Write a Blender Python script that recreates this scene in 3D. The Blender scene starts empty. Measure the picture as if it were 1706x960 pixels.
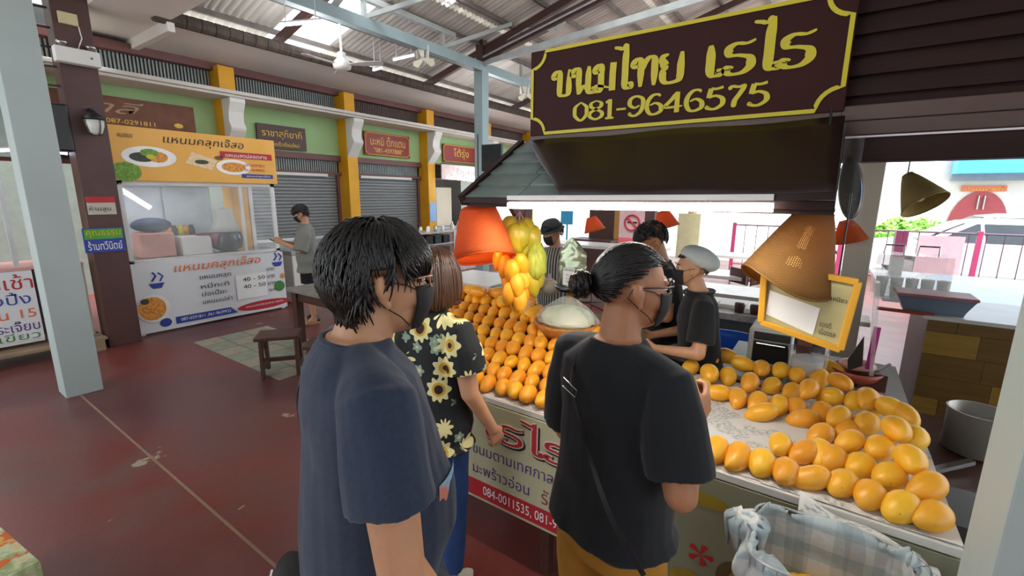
import bpy, math, random
import numpy as np
from mathutils import Vector, Matrix, noise
random.seed(7)
SC = bpy.context.scene
COL = bpy.context.collection
PI = math.pi

# ---------------------------------------------------------------- camera
CAMP = Vector((0, 0, 1.9)); FPX = 757.5
YAW, PITCH, ROLL = .60915, .20116, .00702
_f = Vector((-math.sin(YAW)*math.cos(PITCH), math.cos(YAW)*math.cos(PITCH), -math.sin(PITCH)))
_r = Vector((math.cos(YAW), math.sin(YAW), 0)); _u = _r.cross(_f)
_r2 = _r*math.cos(ROLL)+_u*math.sin(ROLL); _u2 = -_r*math.sin(ROLL)+_u*math.cos(ROLL)
cam = bpy.data.cameras.new('camera'); camo = bpy.data.objects.new('camera', cam); COL.objects.link(camo)
camo.matrix_world = Matrix(((_r2.x, _u2.x, -_f.x, CAMP.x), (_r2.y, _u2.y, -_f.y, CAMP.y), (_r2.z, _u2.z, -_f.z, CAMP.z), (0, 0, 0, 1)))
cam.sensor_width = 36; cam.lens = FPX/1706*36; cam.clip_start = .02; cam.clip_end = 300
SC.camera = camo
# ---------------------------------------------------------------- sky, sun, exposure
w = bpy.data.worlds.new('overcast_sky'); SC.world = w; w.use_nodes = True
bg = w.node_tree.nodes['Background']; bg.inputs[0].default_value = (.90, .95, 1.0, 1); bg.inputs[1].default_value = 2.8
sun = bpy.data.lights.new('hazy_sun', 'SUN'); suno = bpy.data.objects.new('hazy_sun', sun); COL.objects.link(suno)
sun.energy = 7.0; sun.angle = .2; suno.rotation_euler = (math.radians(28), math.radians(12), 0)
SC.view_settings.view_transform = 'Standard'; SC.view_settings.look = 'None'
SC.view_settings.exposure = 0.05; SC.view_settings.gamma = 1; SC.view_settings.use_curve_mapping = False

# ---------------------------------------------------------------- measuring helpers (a pixel of the 1706x960 photo -> a place in the room)
def ray(u, v):
    return _r2*((u-853)/FPX)+_u2*((480-v)/FPX)+_f
def at(u, v, d): return CAMP+ray(u, v)*d
def on(u, v, ax, val):
    d = ray(u, v); i = 'xyz'.index(ax); return CAMP+d*((val-CAMP[i])/d[i])

# ---------------------------------------------------------------- materials
def lin(h):
    if isinstance(h, str):
        h = h.lstrip('#'); c = [int(h[i:i+2], 16)/255 for i in (0, 2, 4)]
        return tuple(x/12.92 if x <= .04045 else ((x+.055)/1.055)**2.4 for x in c)
    return tuple(h)
_M = {}
def mat(name, col, rough=.6, metal=0., var=.08, scale=6., bump=0., bscale=60., col2=None, emit=0., ecol=None, alpha=1., trans=0., spec=.5, sheen=0., sss=0., stretch=(1, 1, 1), sharp=False, rnd=0., coat=0.):
    if name in _M: return _M[name]
    m = bpy.data.materials.new(name); m.use_nodes = True; _M[name] = m
    nt = m.node_tree; N = nt.nodes; L = nt.links; b = N['Principled BSDF']
    c = lin(col); c2 = lin(col2) if col2 else tuple(min(1, x*(1+var)) for x in c)
    c1 = c if col2 else tuple(x*(1-var) for x in c)
    tc = N.new('ShaderNodeTexCoord'); mp = N.new('ShaderNodeMapping'); mp.inputs['Scale'].default_value = stretch
    L.new(tc.outputs['Object'], mp.inputs[0])
    nz = N.new('ShaderNodeTexNoise'); nz.inputs['Scale'].default_value = scale; nz.inputs['Detail'].default_value = 5; L.new(mp.outputs[0], nz.inputs['Vector'])
    mr = N.new('ShaderNodeMapRange'); mr.inputs[1].default_value, mr.inputs[2].default_value = (.47, .53) if sharp else (.3, .7); L.new(nz.outputs[0], mr.inputs[0])
    mx = N.new('ShaderNodeMix'); mx.data_type = 'RGBA'; L.new(mr.outputs[0], mx.inputs[0])
    mx.inputs[6].default_value = (*c1, 1); mx.inputs[7].default_value = (*c2, 1)
    out = mx.outputs[2]
    if rnd:
        oi = N.new('ShaderNodeObjectInfo'); hs = N.new('ShaderNodeHueSaturation')
        r1 = N.new('ShaderNodeMapRange'); r1.inputs[3].default_value = .5-rnd*.2; r1.inputs[4].default_value = .5+rnd*.2; L.new(oi.outputs['Random'], r1.inputs[0])
        r2 = N.new('ShaderNodeMapRange'); r2.inputs[3].default_value = 1-rnd; r2.inputs[4].default_value = 1+rnd; L.new(oi.outputs['Random'], r2.inputs[0])
        L.new(r1.outputs[0], hs.inputs['Hue']); L.new(r2.outputs[0], hs.inputs['Value']); L.new(out, hs.inputs['Color']); out = hs.outputs[0]
    L.new(out, b.inputs['Base Color'])
    b.inputs['Roughness'].default_value = rough; b.inputs['Metallic'].default_value = metal
    b.inputs['Specular IOR Level'].default_value = spec; b.inputs['Alpha'].default_value = alpha
    b.inputs['Transmission Weight'].default_value = trans
    if coat: b.inputs['Coat Weight'].default_value = coat; b.inputs['Coat Roughness'].default_value = .15
    if sheen: b.inputs['Sheen Weight'].default_value = sheen
    if sss: b.inputs['Subsurface Weight'].default_value = sss; b.inputs['Subsurface Radius'].default_value = (.02, .008, .004)
    if emit: b.inputs['Emission Color'].default_value = (*lin(ecol or col), 1); b.inputs['Emission Strength'].default_value = emit
    if bump:
        n2 = N.new('ShaderNodeTexNoise'); n2.inputs['Scale'].default_value = bscale; n2.inputs['Detail'].default_value = 3; L.new(mp.outputs[0], n2.inputs['Vector'])
        bp = N.new('ShaderNodeBump'); bp.inputs['Strength'].default_value = bump; bp.inputs['Distance'].default_value = .01
        L.new(n2.outputs[0], bp.inputs['Height']); L.new(bp.outputs[0], b.inputs['Normal'])
    return m
class NT:
    """tiny node helper"""
    def __init__(s, m): s.t = m.node_tree; s.N = s.t.nodes; s.L = s.t.links; s.b = s.N['Principled BSDF']
    def n(s, typ, **k):
        x = s.N.new('ShaderNode'+typ)
        for a, v in k.items():
            if hasattr(x, a): setattr(x, a, v)
        return x
    def l(s, a, b): s.L.new(a, b)
    def math(s, op, a, b=None, c=None):
        x = s.N.new('ShaderNodeMath'); x.operation = op
        for i, v in enumerate((a, b, c)):
            if v is None: continue
            if isinstance(v, (int, float)): x.inputs[i].default_value = v
            else: s.L.new(v, x.inputs[i])
        return x.outputs[0]
    def ramp(s, fac, stops, const=False):
        x = s.N.new('ShaderNodeValToRGB'); r = x.color_ramp; r.interpolation = 'CONSTANT' if const else 'LINEAR'
        while len(r.elements) < len(stops): r.elements.new(.5)
        for e, (p, c) in zip(r.elements, stops): e.position = p; e.color = (*lin(c), 1)
        s.L.new(fac, x.inputs[0]); return x.outputs[0]
    def mix(s, f, a, b):
        x = s.N.new('ShaderNodeMix'); x.data_type = 'RGBA'
        for i, v in ((0, f), (6, a), (7, b)):
            if isinstance(v, (int, float)): x.inputs[i].default_value = v
            elif isinstance(v, str): x.inputs[i].default_value = (*lin(v), 1)
            else: s.L.new(v, x.inputs[i])
        return x.outputs[2]
    def noise(s, vec, sc, det=4):
        x = s.N.new('ShaderNodeTexNoise'); x.inputs['Scale'].default_value = sc; x.inputs['Detail'].default_value = det
        s.L.new(vec, x.inputs['Vector']); return x.outputs[0]

# ---------------------------------------------------------------- mesh builder
_TS = bpy.data.scenes.new('scratch')
def evaluated_mesh(o):
    """the mesh an object gives with its modifiers, worked out in a scratch scene"""
    COL.objects.unlink(o) if o.name in COL.objects else None
    _TS.collection.objects.link(o)
    with bpy.context.temp_override(scene=_TS, view_layer=_TS.view_layers[0]):
        dg = bpy.context.evaluated_depsgraph_get(); me = bpy.data.meshes.new_from_object(o.evaluated_get(dg))
    bpy.data.objects.remove(o); return me
class MB:
    def __init__(s): s.v = []; s.f = []
    def add(s, vs, fs):
        o = len(s.v); s.v += [Vector(p) for p in vs]; s.f += [tuple(i+o for i in f) for f in fs]; return s
    def box(s, c, size, rz=0., rot=None):
        R = rot if rot is not None else Matrix.Rotation(rz, 3, 'Z'); c = Vector(c); x, y, z = (a/2 for a in size)
        vs = [c+R@Vector((i*x, j*y, k*z)) for k in (-1, 1) for j in (-1, 1) for i in (-1, 1)]
        return s.add(vs, [(0, 2, 3, 1), (4, 5, 7, 6), (0, 1, 5, 4), (2, 6, 7, 3), (0, 4, 6, 2), (1, 3, 7, 5)])
    def mm(s, a, b):
        return s.box([(a[i]+b[i])/2 for i in range(3)], [abs(a[i]-b[i]) for i in range(3)])
    def bar(s, p, q, w, h, up=(0, 0, 1)):
        p, q = Vector(p), Vector(q); d = (q-p); L = d.length; d.normalize(); up = Vector(up)
        if abs(d.dot(up)) > .98: up = Vector((1, 0, 0))
        x = d.cross(up).normalized(); z = x.cross(d)
        return s.box((p+q)/2, (w, L, h), rot=Matrix((x, d, z)).transposed())
    def loft(s, rings, close=True, caps=True):
        n = len(rings[0]); o = len(s.v)
        for r in rings: s.v += [Vector(p) for p in r]
        for k in range(len(rings)-1):
            for i in range(n if close else n-1):
                j = (i+1) % n; s.f.append((o+k*n+i, o+k*n+j, o+(k+1)*n+j, o+(k+1)*n+i))
        if caps and close:
            s.f.append(tuple(o+i for i in reversed(range(n)))); s.f.append(tuple(o+(len(rings)-1)*n+i for i in range(n)))
        return s
    def tube(s, pts, r, n=8, caps=True, flat=1.):
        pts = [Vector(p) for p in pts]; rs = r if isinstance(r, (list, tuple)) else [r]*len(pts); rings = []; px = None
        for i, p in enumerate(pts):
            d = (pts[min(i+1, len(pts)-1)]-pts[max(i-1, 0)])
            d = d.normalized() if d.length > 1e-9 else Vector((0, 0, 1))
            if px is None:
                px = d.cross(Vector((0, 0, 1)) if abs(d.z) < .9 else Vector((1, 0, 0))).normalized()
            else:
                px = (px-d*px.dot(d)); px = px.normalized() if px.length > 1e-6 else d.orthogonal().normalized()
            y = d.cross(px)
            rings.append([p+px*(math.cos(2*PI*k/n)*rs[i])+y*(math.sin(2*PI*k/n)*rs[i]*flat) for k in range(n)])
        return s.loft(rings, True, caps)
    def lathe(s, prof, c=(0, 0, 0), n=24, rot=None, caps=True, sy=1.):
        c = Vector(c); R = rot if rot is not None else Matrix.Identity(3)
        rings = [[c+R@Vector((math.cos(2*PI*k/n)*r, math.sin(2*PI*k/n)*r*sy, z)) for k in range(n)] for r, z in prof]
        return s.loft(rings, True, caps)
    def ell(s, c, r, n=16, m=10, rot=None):
        R = rot if rot is not None else Matrix.Identity(3); c = Vector(c)
        if isinstance(r, (int, float)): r = (r, r, r)
        rings = []
        for i in range(m+1):
            t = PI*(i/m); t = min(max(t, .02), PI-.02)
            rings.append([c+R@Vector((r[0]*math.sin(t)*math.cos(2*PI*k/n), r[1]*math.sin(t)*math.sin(2*PI*k/n), -r[2]*math.cos(t))) for k in range(n)])
        return s.loft(rings)
    def cap(s, p, q, r1, r2, n=14):
        p, q = Vector(p), Vector(q); d = q-p; L = max(d.length, 1e-5); d = d/L; x = d.orthogonal().normalized(); y = d.cross(x); rings = []
        for t in (-.97, -.8, -.5, -.2, 0): rings.append((p+d*(t*r1), r1*math.sqrt(max(0, 1-t*t))))
        for t in (0, .2, .5, .8, .97): rings.append((q+d*(t*r2), r2*math.sqrt(max(0, 1-t*t))))
        return s.loft([[c+x*(math.cos(2*PI*k/n)*r)+y*(math.sin(2*PI*k/n)*r) for k in range(n)] for c, r in rings])
    def grid(s, fn, nu, nv):
        o = len(s.v)
        for j in range(nv+1):
            for i in range(nu+1): s.v.append(Vector(fn(i/nu, j/nv)))
        for j in range(nv):
            for i in range(nu):
                a = o+j*(nu+1)+i; s.f.append((a, a+1, a+nu+2, a+nu+1))
        return s
    def poly(s, pts, n, th):
        """planar outline pts, thickened along n"""
        n = Vector(n)*th; k = len(pts); P = [Vector(p) for p in pts]
        return s.add(P+[p+n for p in P], [tuple(reversed(range(k))), tuple(range(k, 2*k))]+[(i, (i+1) % k, (i+1) % k+k, i+k) for i in range(k)])

def wm(o):
    return (wm(o.parent)@o.matrix_basis) if o.parent else o.matrix_basis.copy()
def obj(name, mb, m, parent=None, smooth=False, local=False, bevel=0., label=None, solid=0., thing_=None):
    me = bpy.data.meshes.new(name); vs = mb.v
    if parent is not None and not local:
        iv = wm(parent).inverted(); vs = [iv@v for v in vs]
    me.from_pydata([tuple(v) for v in vs], [], mb.f); me.update()
    if m is not None: me.materials.append(m)
    o = bpy.data.objects.new(name, me); COL.objects.link(o); o.parent = parent
    if smooth:
        me.shade_smooth()
    if bevel:
        b = o.modifiers.new('b', 'BEVEL'); b.width = bevel; b.segments = 2; b.limit_method = 'ANGLE'
    if solid:
        b = o.modifiers.new('s', 'SOLIDIFY'); b.thickness = solid; b.offset = 0
    if label: o['label'] = label
    return o
def thing(name, label, cat, loc=(0, 0, 0), rz=0., group=None):
    o = bpy.data.objects.new(name, None); COL.objects.link(o); o.location = loc; o.rotation_euler = (0, 0, rz); o.empty_display_size = .1
    o['label'] = label; o['category'] = cat
    if group: o['group'] = group
    return o
def tag(o, label, cat, group=None, kind=None):
    o['label'] = label; o['category'] = cat
    if group: o['group'] = group
    if kind: o['kind'] = kind
    return o
def struct(o, kind='structure'): o['kind'] = kind; return o
def recenter(o):
    """move a top-level mesh's origin to the centre of its base"""
    me = o.data; n = len(me.vertices); a = np.empty(n*3, 'f'); me.vertices.foreach_get('co', a); a = a.reshape(-1, 3)
    c = np.array([(a[:, 0].min()+a[:, 0].max())/2, (a[:, 1].min()+a[:, 1].max())/2, a[:, 2].min()]); a -= c
    me.vertices.foreach_set('co', a.ravel()); me.update(); o.location = [float(x) for x in c]; return o
def dup(o, parent=None):
    c = o.copy(); COL.objects.link(c); c.parent = parent
    for ch in list(o.children): dup(ch, c)
    return c
def text(body, m, parent, o, right, up, w, h, name='lettering', size_keep=False, shear=0., off=0., lift=.002):
    """flat lettering fitted into the box whose lower-left corner is o"""
    f = bpy.data.curves.new('t', 'FONT'); f.body = body; f.offset = off; f.resolution_u = 3; f.shear = shear
    q = bpy.data.objects.new('t', f); me = evaluated_mesh(q); bpy.data.curves.remove(f)
    n = len(me.vertices); a = np.empty(n*3); me.vertices.foreach_get('co', a); a = a.reshape(-1, 3)
    right, up = Vector(right).normalized(), Vector(up).normalized(); nn = right.cross(up); o = Vector(o)+nn*lift
    mn, mx = a.min(0), a.max(0); sx = w/(mx[0]-mn[0]); sy = h/(mx[1]-mn[1])
    mb = MB(); mb.v = [o+right*((p[0]-mn[0])*sx)+up*((p[1]-mn[1])*sy) for p in a]; mb.f = [tuple(p.vertices) for p in me.polygons]
    bpy.data.meshes.remove(me)
    return obj(name, mb, m, parent)
def crm(pts, k=6):
    P = [pts[0]]+list(pts)+[pts[-1]]; out = []
    for i in range(1, len(P)-2):
        for j in range(k):
            t = j/k; a, b, c, d = (np.array(P[i+q], float) for q in (-1, 0, 1, 2))
            out.append(.5*((2*b)+(-a+c)*t+(2*a-5*b+4*c-d)*t*t+(-a+3*b-3*c+d)*t**3))
    out.append(np.array(pts[-1], float)); return out
# pen-stroke alphabet for the painted boards: strokes on a unit-high box, thick uprights and thin cross strokes
CURL = [(.2, .74), (.12, .7), (.04, .77), (.08, .9), (.2, .97)]
GL = {'ข': (.78, [CURL+[(.3, .88), (.3, .5), (.3, .12), (.42, .03), (.6, .05), (.68, .2), (.68, .6), (.7, 1.)]]),
      'น': (.9, [CURL+[(.3, .88), (.3, .5), (.3, 0)], [(.3, .06), (.5, .28), (.68, .14)], [(.7, 1.), (.68, .6), (.68, .15), (.76, .02), (.88, .04), (.9, .14), (.82, .2)]]),
      'ม': (.85, [CURL+[(.28, .88), (.27, .6), (.27, .2), (.22, .04), (.1, .03), (.06, .13), (.14, .22), (.3, .2), (.6, .12)], [(.72, 1.), (.7, .6), (.7, .0)]]),
      'ไ': (.55, [[(-.12, 1.5), (.05, 1.46), (.2, 1.42), (.34, 1.56)], [(.34, 1.56), (.3, 1.1), (.3, .5), (.3, .14), (.38, .02), (.5, .04), (.5, .16), (.42, .2)]]),
      'ท': (.9, [CURL+[(.3, .85), (.3, .5), (.3, 0)], [(.3, .5), (.42, .8), (.6, .98), (.74, .9), (.76, .6), (.76, 0)]]),
      'ย': (.82, [[(.3, .72), (.2, .68), (.1, .76), (.14, .92), (.3, .97)], [(.14, .8), (.16, .6), (.3, .52)], [(.3, .52), (.16, .44), (.14, .2), (.24, .04), (.45, .02), (.64, .08), (.7, .25), (.7, .6), (.72, 1.)]]),
      'เ': (.5, [[(.14, 1.), (.16, .6), (.16, .2), (.24, .03), (.38, .03), (.42, .14), (.34, .2)]]),
      'ร': (.8, [[(.76, .98), (.56, .9), (.3, .93), (.12, .8), (.16, .6), (.4, .56), (.64, .46), (.68, .22), (.5, .03), (.22, .0), (.08, .12), (.14, .24), (.26, .2)]]),
      '0': (.7, [[(.35, 1.), (.1, .75), (.07, .5), (.1, .25), (.35, 0), (.6, .25), (.63, .5), (.6, .75), (.35, 1.)]]),
      '8': (.7, [[(.35, 1.), (.14, .88), (.14, .68), (.35, .54), (.6, .36), (.6, .14), (.35, 0), (.1, .14), (.1, .36), (.35, .54), (.56, .68), (.56, .88), (.35, 1.)]]),
      '1': (.5, [[(.08, .84), (.26, .95)], [(.26, 1.), (.26, .5), (.26, 0)], [(.08, .0), (.44, 0.)]]),
      '-': (.5, [[(.05, .42), (.45, .42)]]),
      '9': (.72, [[(.5, .52), (.3, .42), (.1, .6), (.14, .88), (.36, 1.), (.6, .86), (.64, .55), (.55, .2), (.32, .0), (.12, .08), (.14, .2)]]),
      '6': (.72, [[(.58, .88), (.5, .98), (.3, .96), (.12, .7), (.08, .35), (.2, .05), (.4, 0), (.62, .15), (.6, .42), (.4, .56), (.2, .46)]]),
      '4': (.76, [[(.5, 1.), (.3, .66), (.06, .3), (.4, .28), (.7, .3)], [(.5, 1.), (.5, .5), (.5, 0)]]),
      '5': (.7, [[(.6, 1.), (.4, .94), (.2, .97)], [(.2, .97), (.16, .75), (.14, .54)], [(.14, .54), (.35, .62), (.58, .48), (.6, .2), (.36, .0), (.12, .06), (.12, .18)]]),
      '7': (.68, [[(.08, .84), (.2, .97), (.4, .92), (.62, 1.)], [(.62, 1.), (.44, .6), (.3, .3), (.28, 0)]]),
      ' ': (.35, [])}
def pen(body, m, parent, quad, th=.003, thick=.2, thin=.07, grow=0., name='lettering', label=None, ext=1.6, lift=0.):
    """body painted inside the quad (ll, lr, ul): unit height from ll to ul"""
    ll, lr, ul = (Vector(q) for q in quad); R = lr-ll; U = ul-ll; tot = sum(GL[c][0] for c in body); W = R.length; Hh = U.length
    r, u = R.normalized(), U.normalized(); nn = r.cross(u).normalized(); mb = MB(); x0 = 0; kx = W/tot
    for c in body:
        adv, strokes = GL[c]
        for si, st in enumerate(strokes):
            P = crm(st, 6); n = len(P); L_, R_ = [], []
            for i, p in enumerate(P):
                d = np.array(P[min(i+1, n-1)])-np.array(P[max(i-1, 0)]); d[0] *= kx; d[1] *= Hh; ln = np.hypot(*d) or 1; d = d/ln
                e = min(i, n-1-i)/max(1, n*.12); e = min(1, .45+.55*e) if len(st) > 3 else 1
                wd = (thin+(thick-thin)*abs(d[1])**1.5)*e*Hh/2+grow
                q = ll+r*((x0+p[0])*kx)+u*(p[1]*Hh)+nn*(.0002*((si % 3)+1)+lift); t = r*d[1]-u*d[0]
                L_.append(q+t*wd); R_.append(q-t*wd)
            rings = [[a, b, b+nn*th, a+nn*th] for a, b in zip(L_, R_)]
            mb.loft(rings)
        x0 += adv
    return obj(name, mb, m, parent, label=label)
# ================================================================= palette
M_floor = mat('worn_red_floor', '6e2f2b', rough=.38, var=.2)
def _floor():
    k = NT(M_floor); tc = k.n('TexCoord'); P = tc.outputs['Object']
    a = k.noise(P, .55, 3); b = k.noise(P, 2.2, 6); c = k.noise(P, 26, 5)
    base = k.ramp(a, [(.30, '5a3032'), (.46, '6b3a38'), (.56, '7c3028'), (.72, '6a453c')])
    base = k.mix(k.math('MULTIPLY', k.ramp(b, [(.42, '000000'), (.7, 'ffffff')]), .45), base, '6c5850')
    base = k.mix(k.math('MULTIPLY', c, .35), base, '43211f')
    mp = k.n('Mapping'); mp.inputs['Scale'].default_value = (2.0, 1.4, 1); mp.inputs['Rotation'].default_value = (0, 0, .4); k.l(P, mp.inputs[0])
    ch = k.noise(mp.outputs[0], 1.5, 9); chip = k.ramp(ch, [(.70, '000000'), (.71, 'ffffff')])
    col = k.mix(chip, base, 'a0957f'); k.l(col, k.b.inputs['Base Color'])
    r = k.math('MULTIPLY_ADD', b, .35, .22); k.l(r, k.b.inputs['Roughness'])
    bp = k.n('Bump'); bp.inputs['Strength'].default_value = .25; bp.inputs['Distance'].default_value = .004; k.l(c, bp.inputs['Height']); k.l(bp.outputs[0], k.b.inputs['Normal'])
_floor()
M_pave = mat('street_paving', 'b9b6ae', rough=.8, var=.1, scale=1.5)
M_lgrey = mat('pale_green_grey_paint', 'a9b6b3', rough=.5, var=.05, scale=2, bump=.05, bscale=30)
M_post = mat('blue_grey_steel_paint', '93a6a8', rough=.45, var=.06, scale=3)
M_maroon = mat('maroon_steel_paint', '4d312c', rough=.5, var=.12, scale=4)
M_mar2 = mat('maroon_beam_paint', '6a403b', rough=.5, var=.12, scale=4)
M_green = mat('pale_green_plaster', '9fc089', rough=.8, var=.06, scale=2)
M_cream = mat('cream_plaster', 'cfc7b6', rough=.75, var=.06, scale=2)
M_white = mat('white_plaster', 'dcdad4', rough=.7, var=.05, scale=3)
M_yel = mat('marigold_paint', 'e0a10c', rough=.55, var=.08, scale=3)
M_soffit = mat('white_soffit_board', 'e2dcd6', rough=.8, var=.06, scale=1.2)
M_shut = mat('grey_shutter_steel', '7d7f7e', rough=.4, metal=.3, var=.1, scale=3, stretch=(1, .2, 4))
M_dark = mat('black_plastic', '161618', rough=.4)
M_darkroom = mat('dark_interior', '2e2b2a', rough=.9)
M_kiosk = mat('dark_brown_stained_board', '2c1917', rough=.6, spec=.25, var=.22, scale=5, stretch=(.4, 1, 4), bump=.08, bscale=40)
M_tarp = mat('dark_brown_awning_sheet', '2a1b17', rough=.4, spec=.3, var=.12, scale=4)
M_signb = mat('maroon_signboard', '34130f', rough=.6, spec=.2, var=.1, scale=4)
M_gold = mat('yellow_sign_paint', 'c9b81e', rough=.5, var=.05)
M_shingle = mat('grey_green_shingle', '6f7d78', rough=.6, var=.15, scale=7, rnd=.08)
M_wood = mat('dark_brown_wood', '4a2a1f', rough=.45, var=.25, scale=6, stretch=(1, 1, 5), bump=.05)
M_pallet = mat('raw_pallet_wood', '8f7a62', rough=.8, var=.2, scale=5)
M_oak1 = mat('olive_oak_laminate', '6e5526', rough=.4, var=.18, scale=5, stretch=(1, 1, 7))
M_oak2 = mat('light_oak_laminate', '98782f', rough=.4, var=.15, scale=5, stretch=(1, 1, 7))
M_paper = mat('newsprint', 'd6d4ce', rough=.85, var=.06, scale=14, bump=.15, bscale=18)
M_wpaper = mat('white_paper', 'ecebe6', rough=.7, var=.03)
M_steel = mat('brushed_steel', 'b8b8b6', rough=.25, metal=1, var=.1)
M_alu = mat('aluminium_frame', 'c3c4c6', rough=.35, metal=.6)
M_mango = mat('ripe_mango_skin', 'f09f1c', rough=.42, col2='f5b02c', scale=14, rnd=.05, sss=.12, bump=.04, bscale=90)
M_mangor = mat('deep_yellow_mango_skin', 'e8a522', rough=.42, col2='f0b436', scale=12, rnd=.06, sss=.12, bump=.04, bscale=90)
for _m in (M_mango, M_mangor):
    k = NT(_m); src = k.b.inputs['Base Color'].links[0].from_socket; tc = k.n('TexCoord'); sp = k.noise(tc.outputs['Object'], 55, 2)
    sp2 = k.ramp(sp, [(.71, '000000'), (.75, 'ffffff')]); k.l(k.mix(k.math('MULTIPLY', sp2, .7), src, '6e4a12'), k.b.inputs['Base Color'])
M_mgreen = mat('green_yellow_mango_skin', 'a8a028', rough=.4, col2='c9a52a', scale=9, sss=.1)
M_stem = mat('mango_stem', '4c3b1c', rough=.8)
M_plas = mat('clear_plastic_sheet', 'e8eef0', rough=.12, alpha=.22, bump=.6, bscale=7, spec=.9)
M_plas2 = mat('clear_plastic_bag', 'eef4f2', rough=.1, alpha=.3, bump=.7, bscale=22, spec=1.)
M_tube = mat('lit_fluorescent_tube', 'ffffff', emit=14, ecol='f4f6ff')
M_tubec = mat('lit_cool_fluorescent', 'ffffff', emit=7, ecol='e6e0ff')
M_bulb = mat('lit_warm_bulb', 'ffffff', emit=12, ecol='ffc070')
M_red = mat('red_print', 'b3202a', rough=.6); M_blue = mat('navy_print', '2a3f94', rough=.6); M_orange = mat('orange_print', 'e2661c', rough=.6)
M_blk = mat('black_print', '1f1d1d', rough=.6); M_grn = mat('green_print', '3f7f3a', rough=.6); M_purple = mat('purple_print', '4a2f7a', rough=.6)
M_vinyl = mat('white_vinyl_banner', 'd9dadb', rough=.45, var=.03, scale=2)
M_vinylo = mat('orange_vinyl_sign', 'e2a33a', rough=.5, col2='eab052', scale=2)
M_skin = mat('warm_tan_skin', 'b07a58', rough=.5, var=.07, scale=18, sss=.12, bump=.05, bscale=150)
M_skin2 = mat('light_tan_skin', 'c08e6c', rough=.5, var=.07, scale=18, sss=.12, bump=.05, bscale=150)
M_hair = mat('black_hair', '0e0c0c', rough=.38, var=.3, scale=40)
M_hairb = mat('dark_brown_hair', '4a3020', rough=.36, var=.35, scale=60, stretch=(1, 1, .15))
M_mask = mat('black_face_mask', '15161a', rough=.75)

# ================================================================= ground and floor
struct(obj('floor', MB().mm((-12, -4, -.12), (6, 15, 0)), M_floor))
struct(obj('street', MB().mm((-40, 15, -.14), (60, 70, -.02)), M_pave))
struct(obj('ground_outside', MB().mm((6, -20, -.14), (60, 15, -.03)), M_pave))
jm = mat('pale_floor_joint', '8d6f5c', rough=.7)
struct(obj('trim_1', MB().mm((-6, .955, -.002), (1.5, .972, .0015)), jm))
tl = struct(obj('floor_tile_panel', MB().mm((-6.6, 3.15, 0), (-4.5, 3.2, .003)), mat('pale_tile_edge', 'a9ad9c', rough=.5)))
tm1 = mat('pale_green_floor_tile', '858c78', rough=.45, var=.15, scale=9); tm2 = mat('cream_floor_tile', '97907b', rough=.45, var=.12, scale=9)
_t = None
for i in range(7):
    for j in range(3):
        o = obj('tile', MB().box((0, 0, .002), (.29, .29, .006)), tm1 if (i+j) % 2 else tm2, tl, local=True); o.location = (-6.45+i*.3, 3.0-j*.3, 0)

# ================================================================= left facade (runs along y at x = -8.4)
XW = -8.4
struct(obj('wall_behind_sky_block', MB().mm((-1.5, -5.2, 0), (11, -5, 4.6)), mat('sky_block_wall_grey', '6f6c66', rough=.9)))  # unseen wall behind the camera, added to hold back sky light
struct(obj('roof_behind_sky_block', MB().mm((-7.4, -5.2, 4.6), (11, -3.4, 4.7)).mm((4.4, -3.4, 4.6), (11, 3.5, 4.7)), mat('sky_block_roof_sheet', '8a867f', rough=.7)))  # unseen rest of the market roof, added to keep sky light off the kiosk
w1 = MB().mm((XW-.2, -3, 2.66), (XW, 15, 3.42)); struct(obj('wall_left', w1, M_green))
struct(obj('wall_left_upper', MB().mm((XW-.2, -3, 3.42), (XW-.05, 15, 4.2)), mat('grey_grille_backing', '4a4e4c', rough=.7)))
struct(obj('wall_left_base', MB().mm((XW-.6, 3, 0), (XW-.02, 10.3, 1.02)), mat('tiled_shop_base', 'a8aaa6', rough=.5, var=.1)))
struct(obj('wall_back_shops', MB().mm((-11.6, -3, 0), (-11.4, 15, 4)), mat('shop_back_wall', '8d948c', rough=.8, var=.1)))
led = struct(obj('trim_2', MB().mm((XW, -3, 3.36), (-7.82, 15, 3.40)).mm((-7.86, -3, 3.40), (-7.78, 15, 3.455)), mat('cream_ledge', 'cbc5bb', rough=.7, var=.06), bevel=.01))
struct(obj('trim_3', MB().mm((XW-.03, -3, 3.80), (XW+.12, 15, 3.93)).mm((XW-.03, -3, 3.46), (XW+.03, 15, 3.52)), M_mar2, bevel=.008))
struct(obj('trim_4', MB().mm((XW-.03, -3, 2.55), (XW+.06, 10.35, 2.66)).mm((XW-.03, -3, 2.27), (XW+.05, 10.35, 2.33)), M_mar2, bevel=.006))
# ribbed grille bands above ledge and above the shutters
def grille(y0, y1, z0, z1, x, m):
    mb = MB(); n = int((y1-y0)/.045)
    for i in range(n):
        y = y0+(i+.5)*(y1-y0)/n; mb.box((x, y, (z0+z1)/2), (.02, .022, z1-z0))
    o = obj('grille_band', mb, m); o['kind'] = 'structure'; return o
M_gr = mat('grey_ribbed_sheet', '8f9894', rough=.5, var=.12)
for y0, y1 in ((-1, 3.6), (3.9, 5.85)): grille(y0, y1, 3.52, 3.80, XW-.03, M_gr)
grille(6.1, 14, 3.52, 3.80, XW-.03, mat('brown_ribbed_sheet', '6a5a54', rough=.6))
for y0, y1 in ((3.9, 5.8), (6.15, 8.0)): grille(y0, y1, 2.33, 2.55, XW-.02, M_gr)
struct(obj('trim_5', MB().mm((XW-.12, -3, 2.3), (XW-.08, 10.35, 2.56)), mat('dark_transom_backing', '3a3d3e', rough=.8)))
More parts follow.
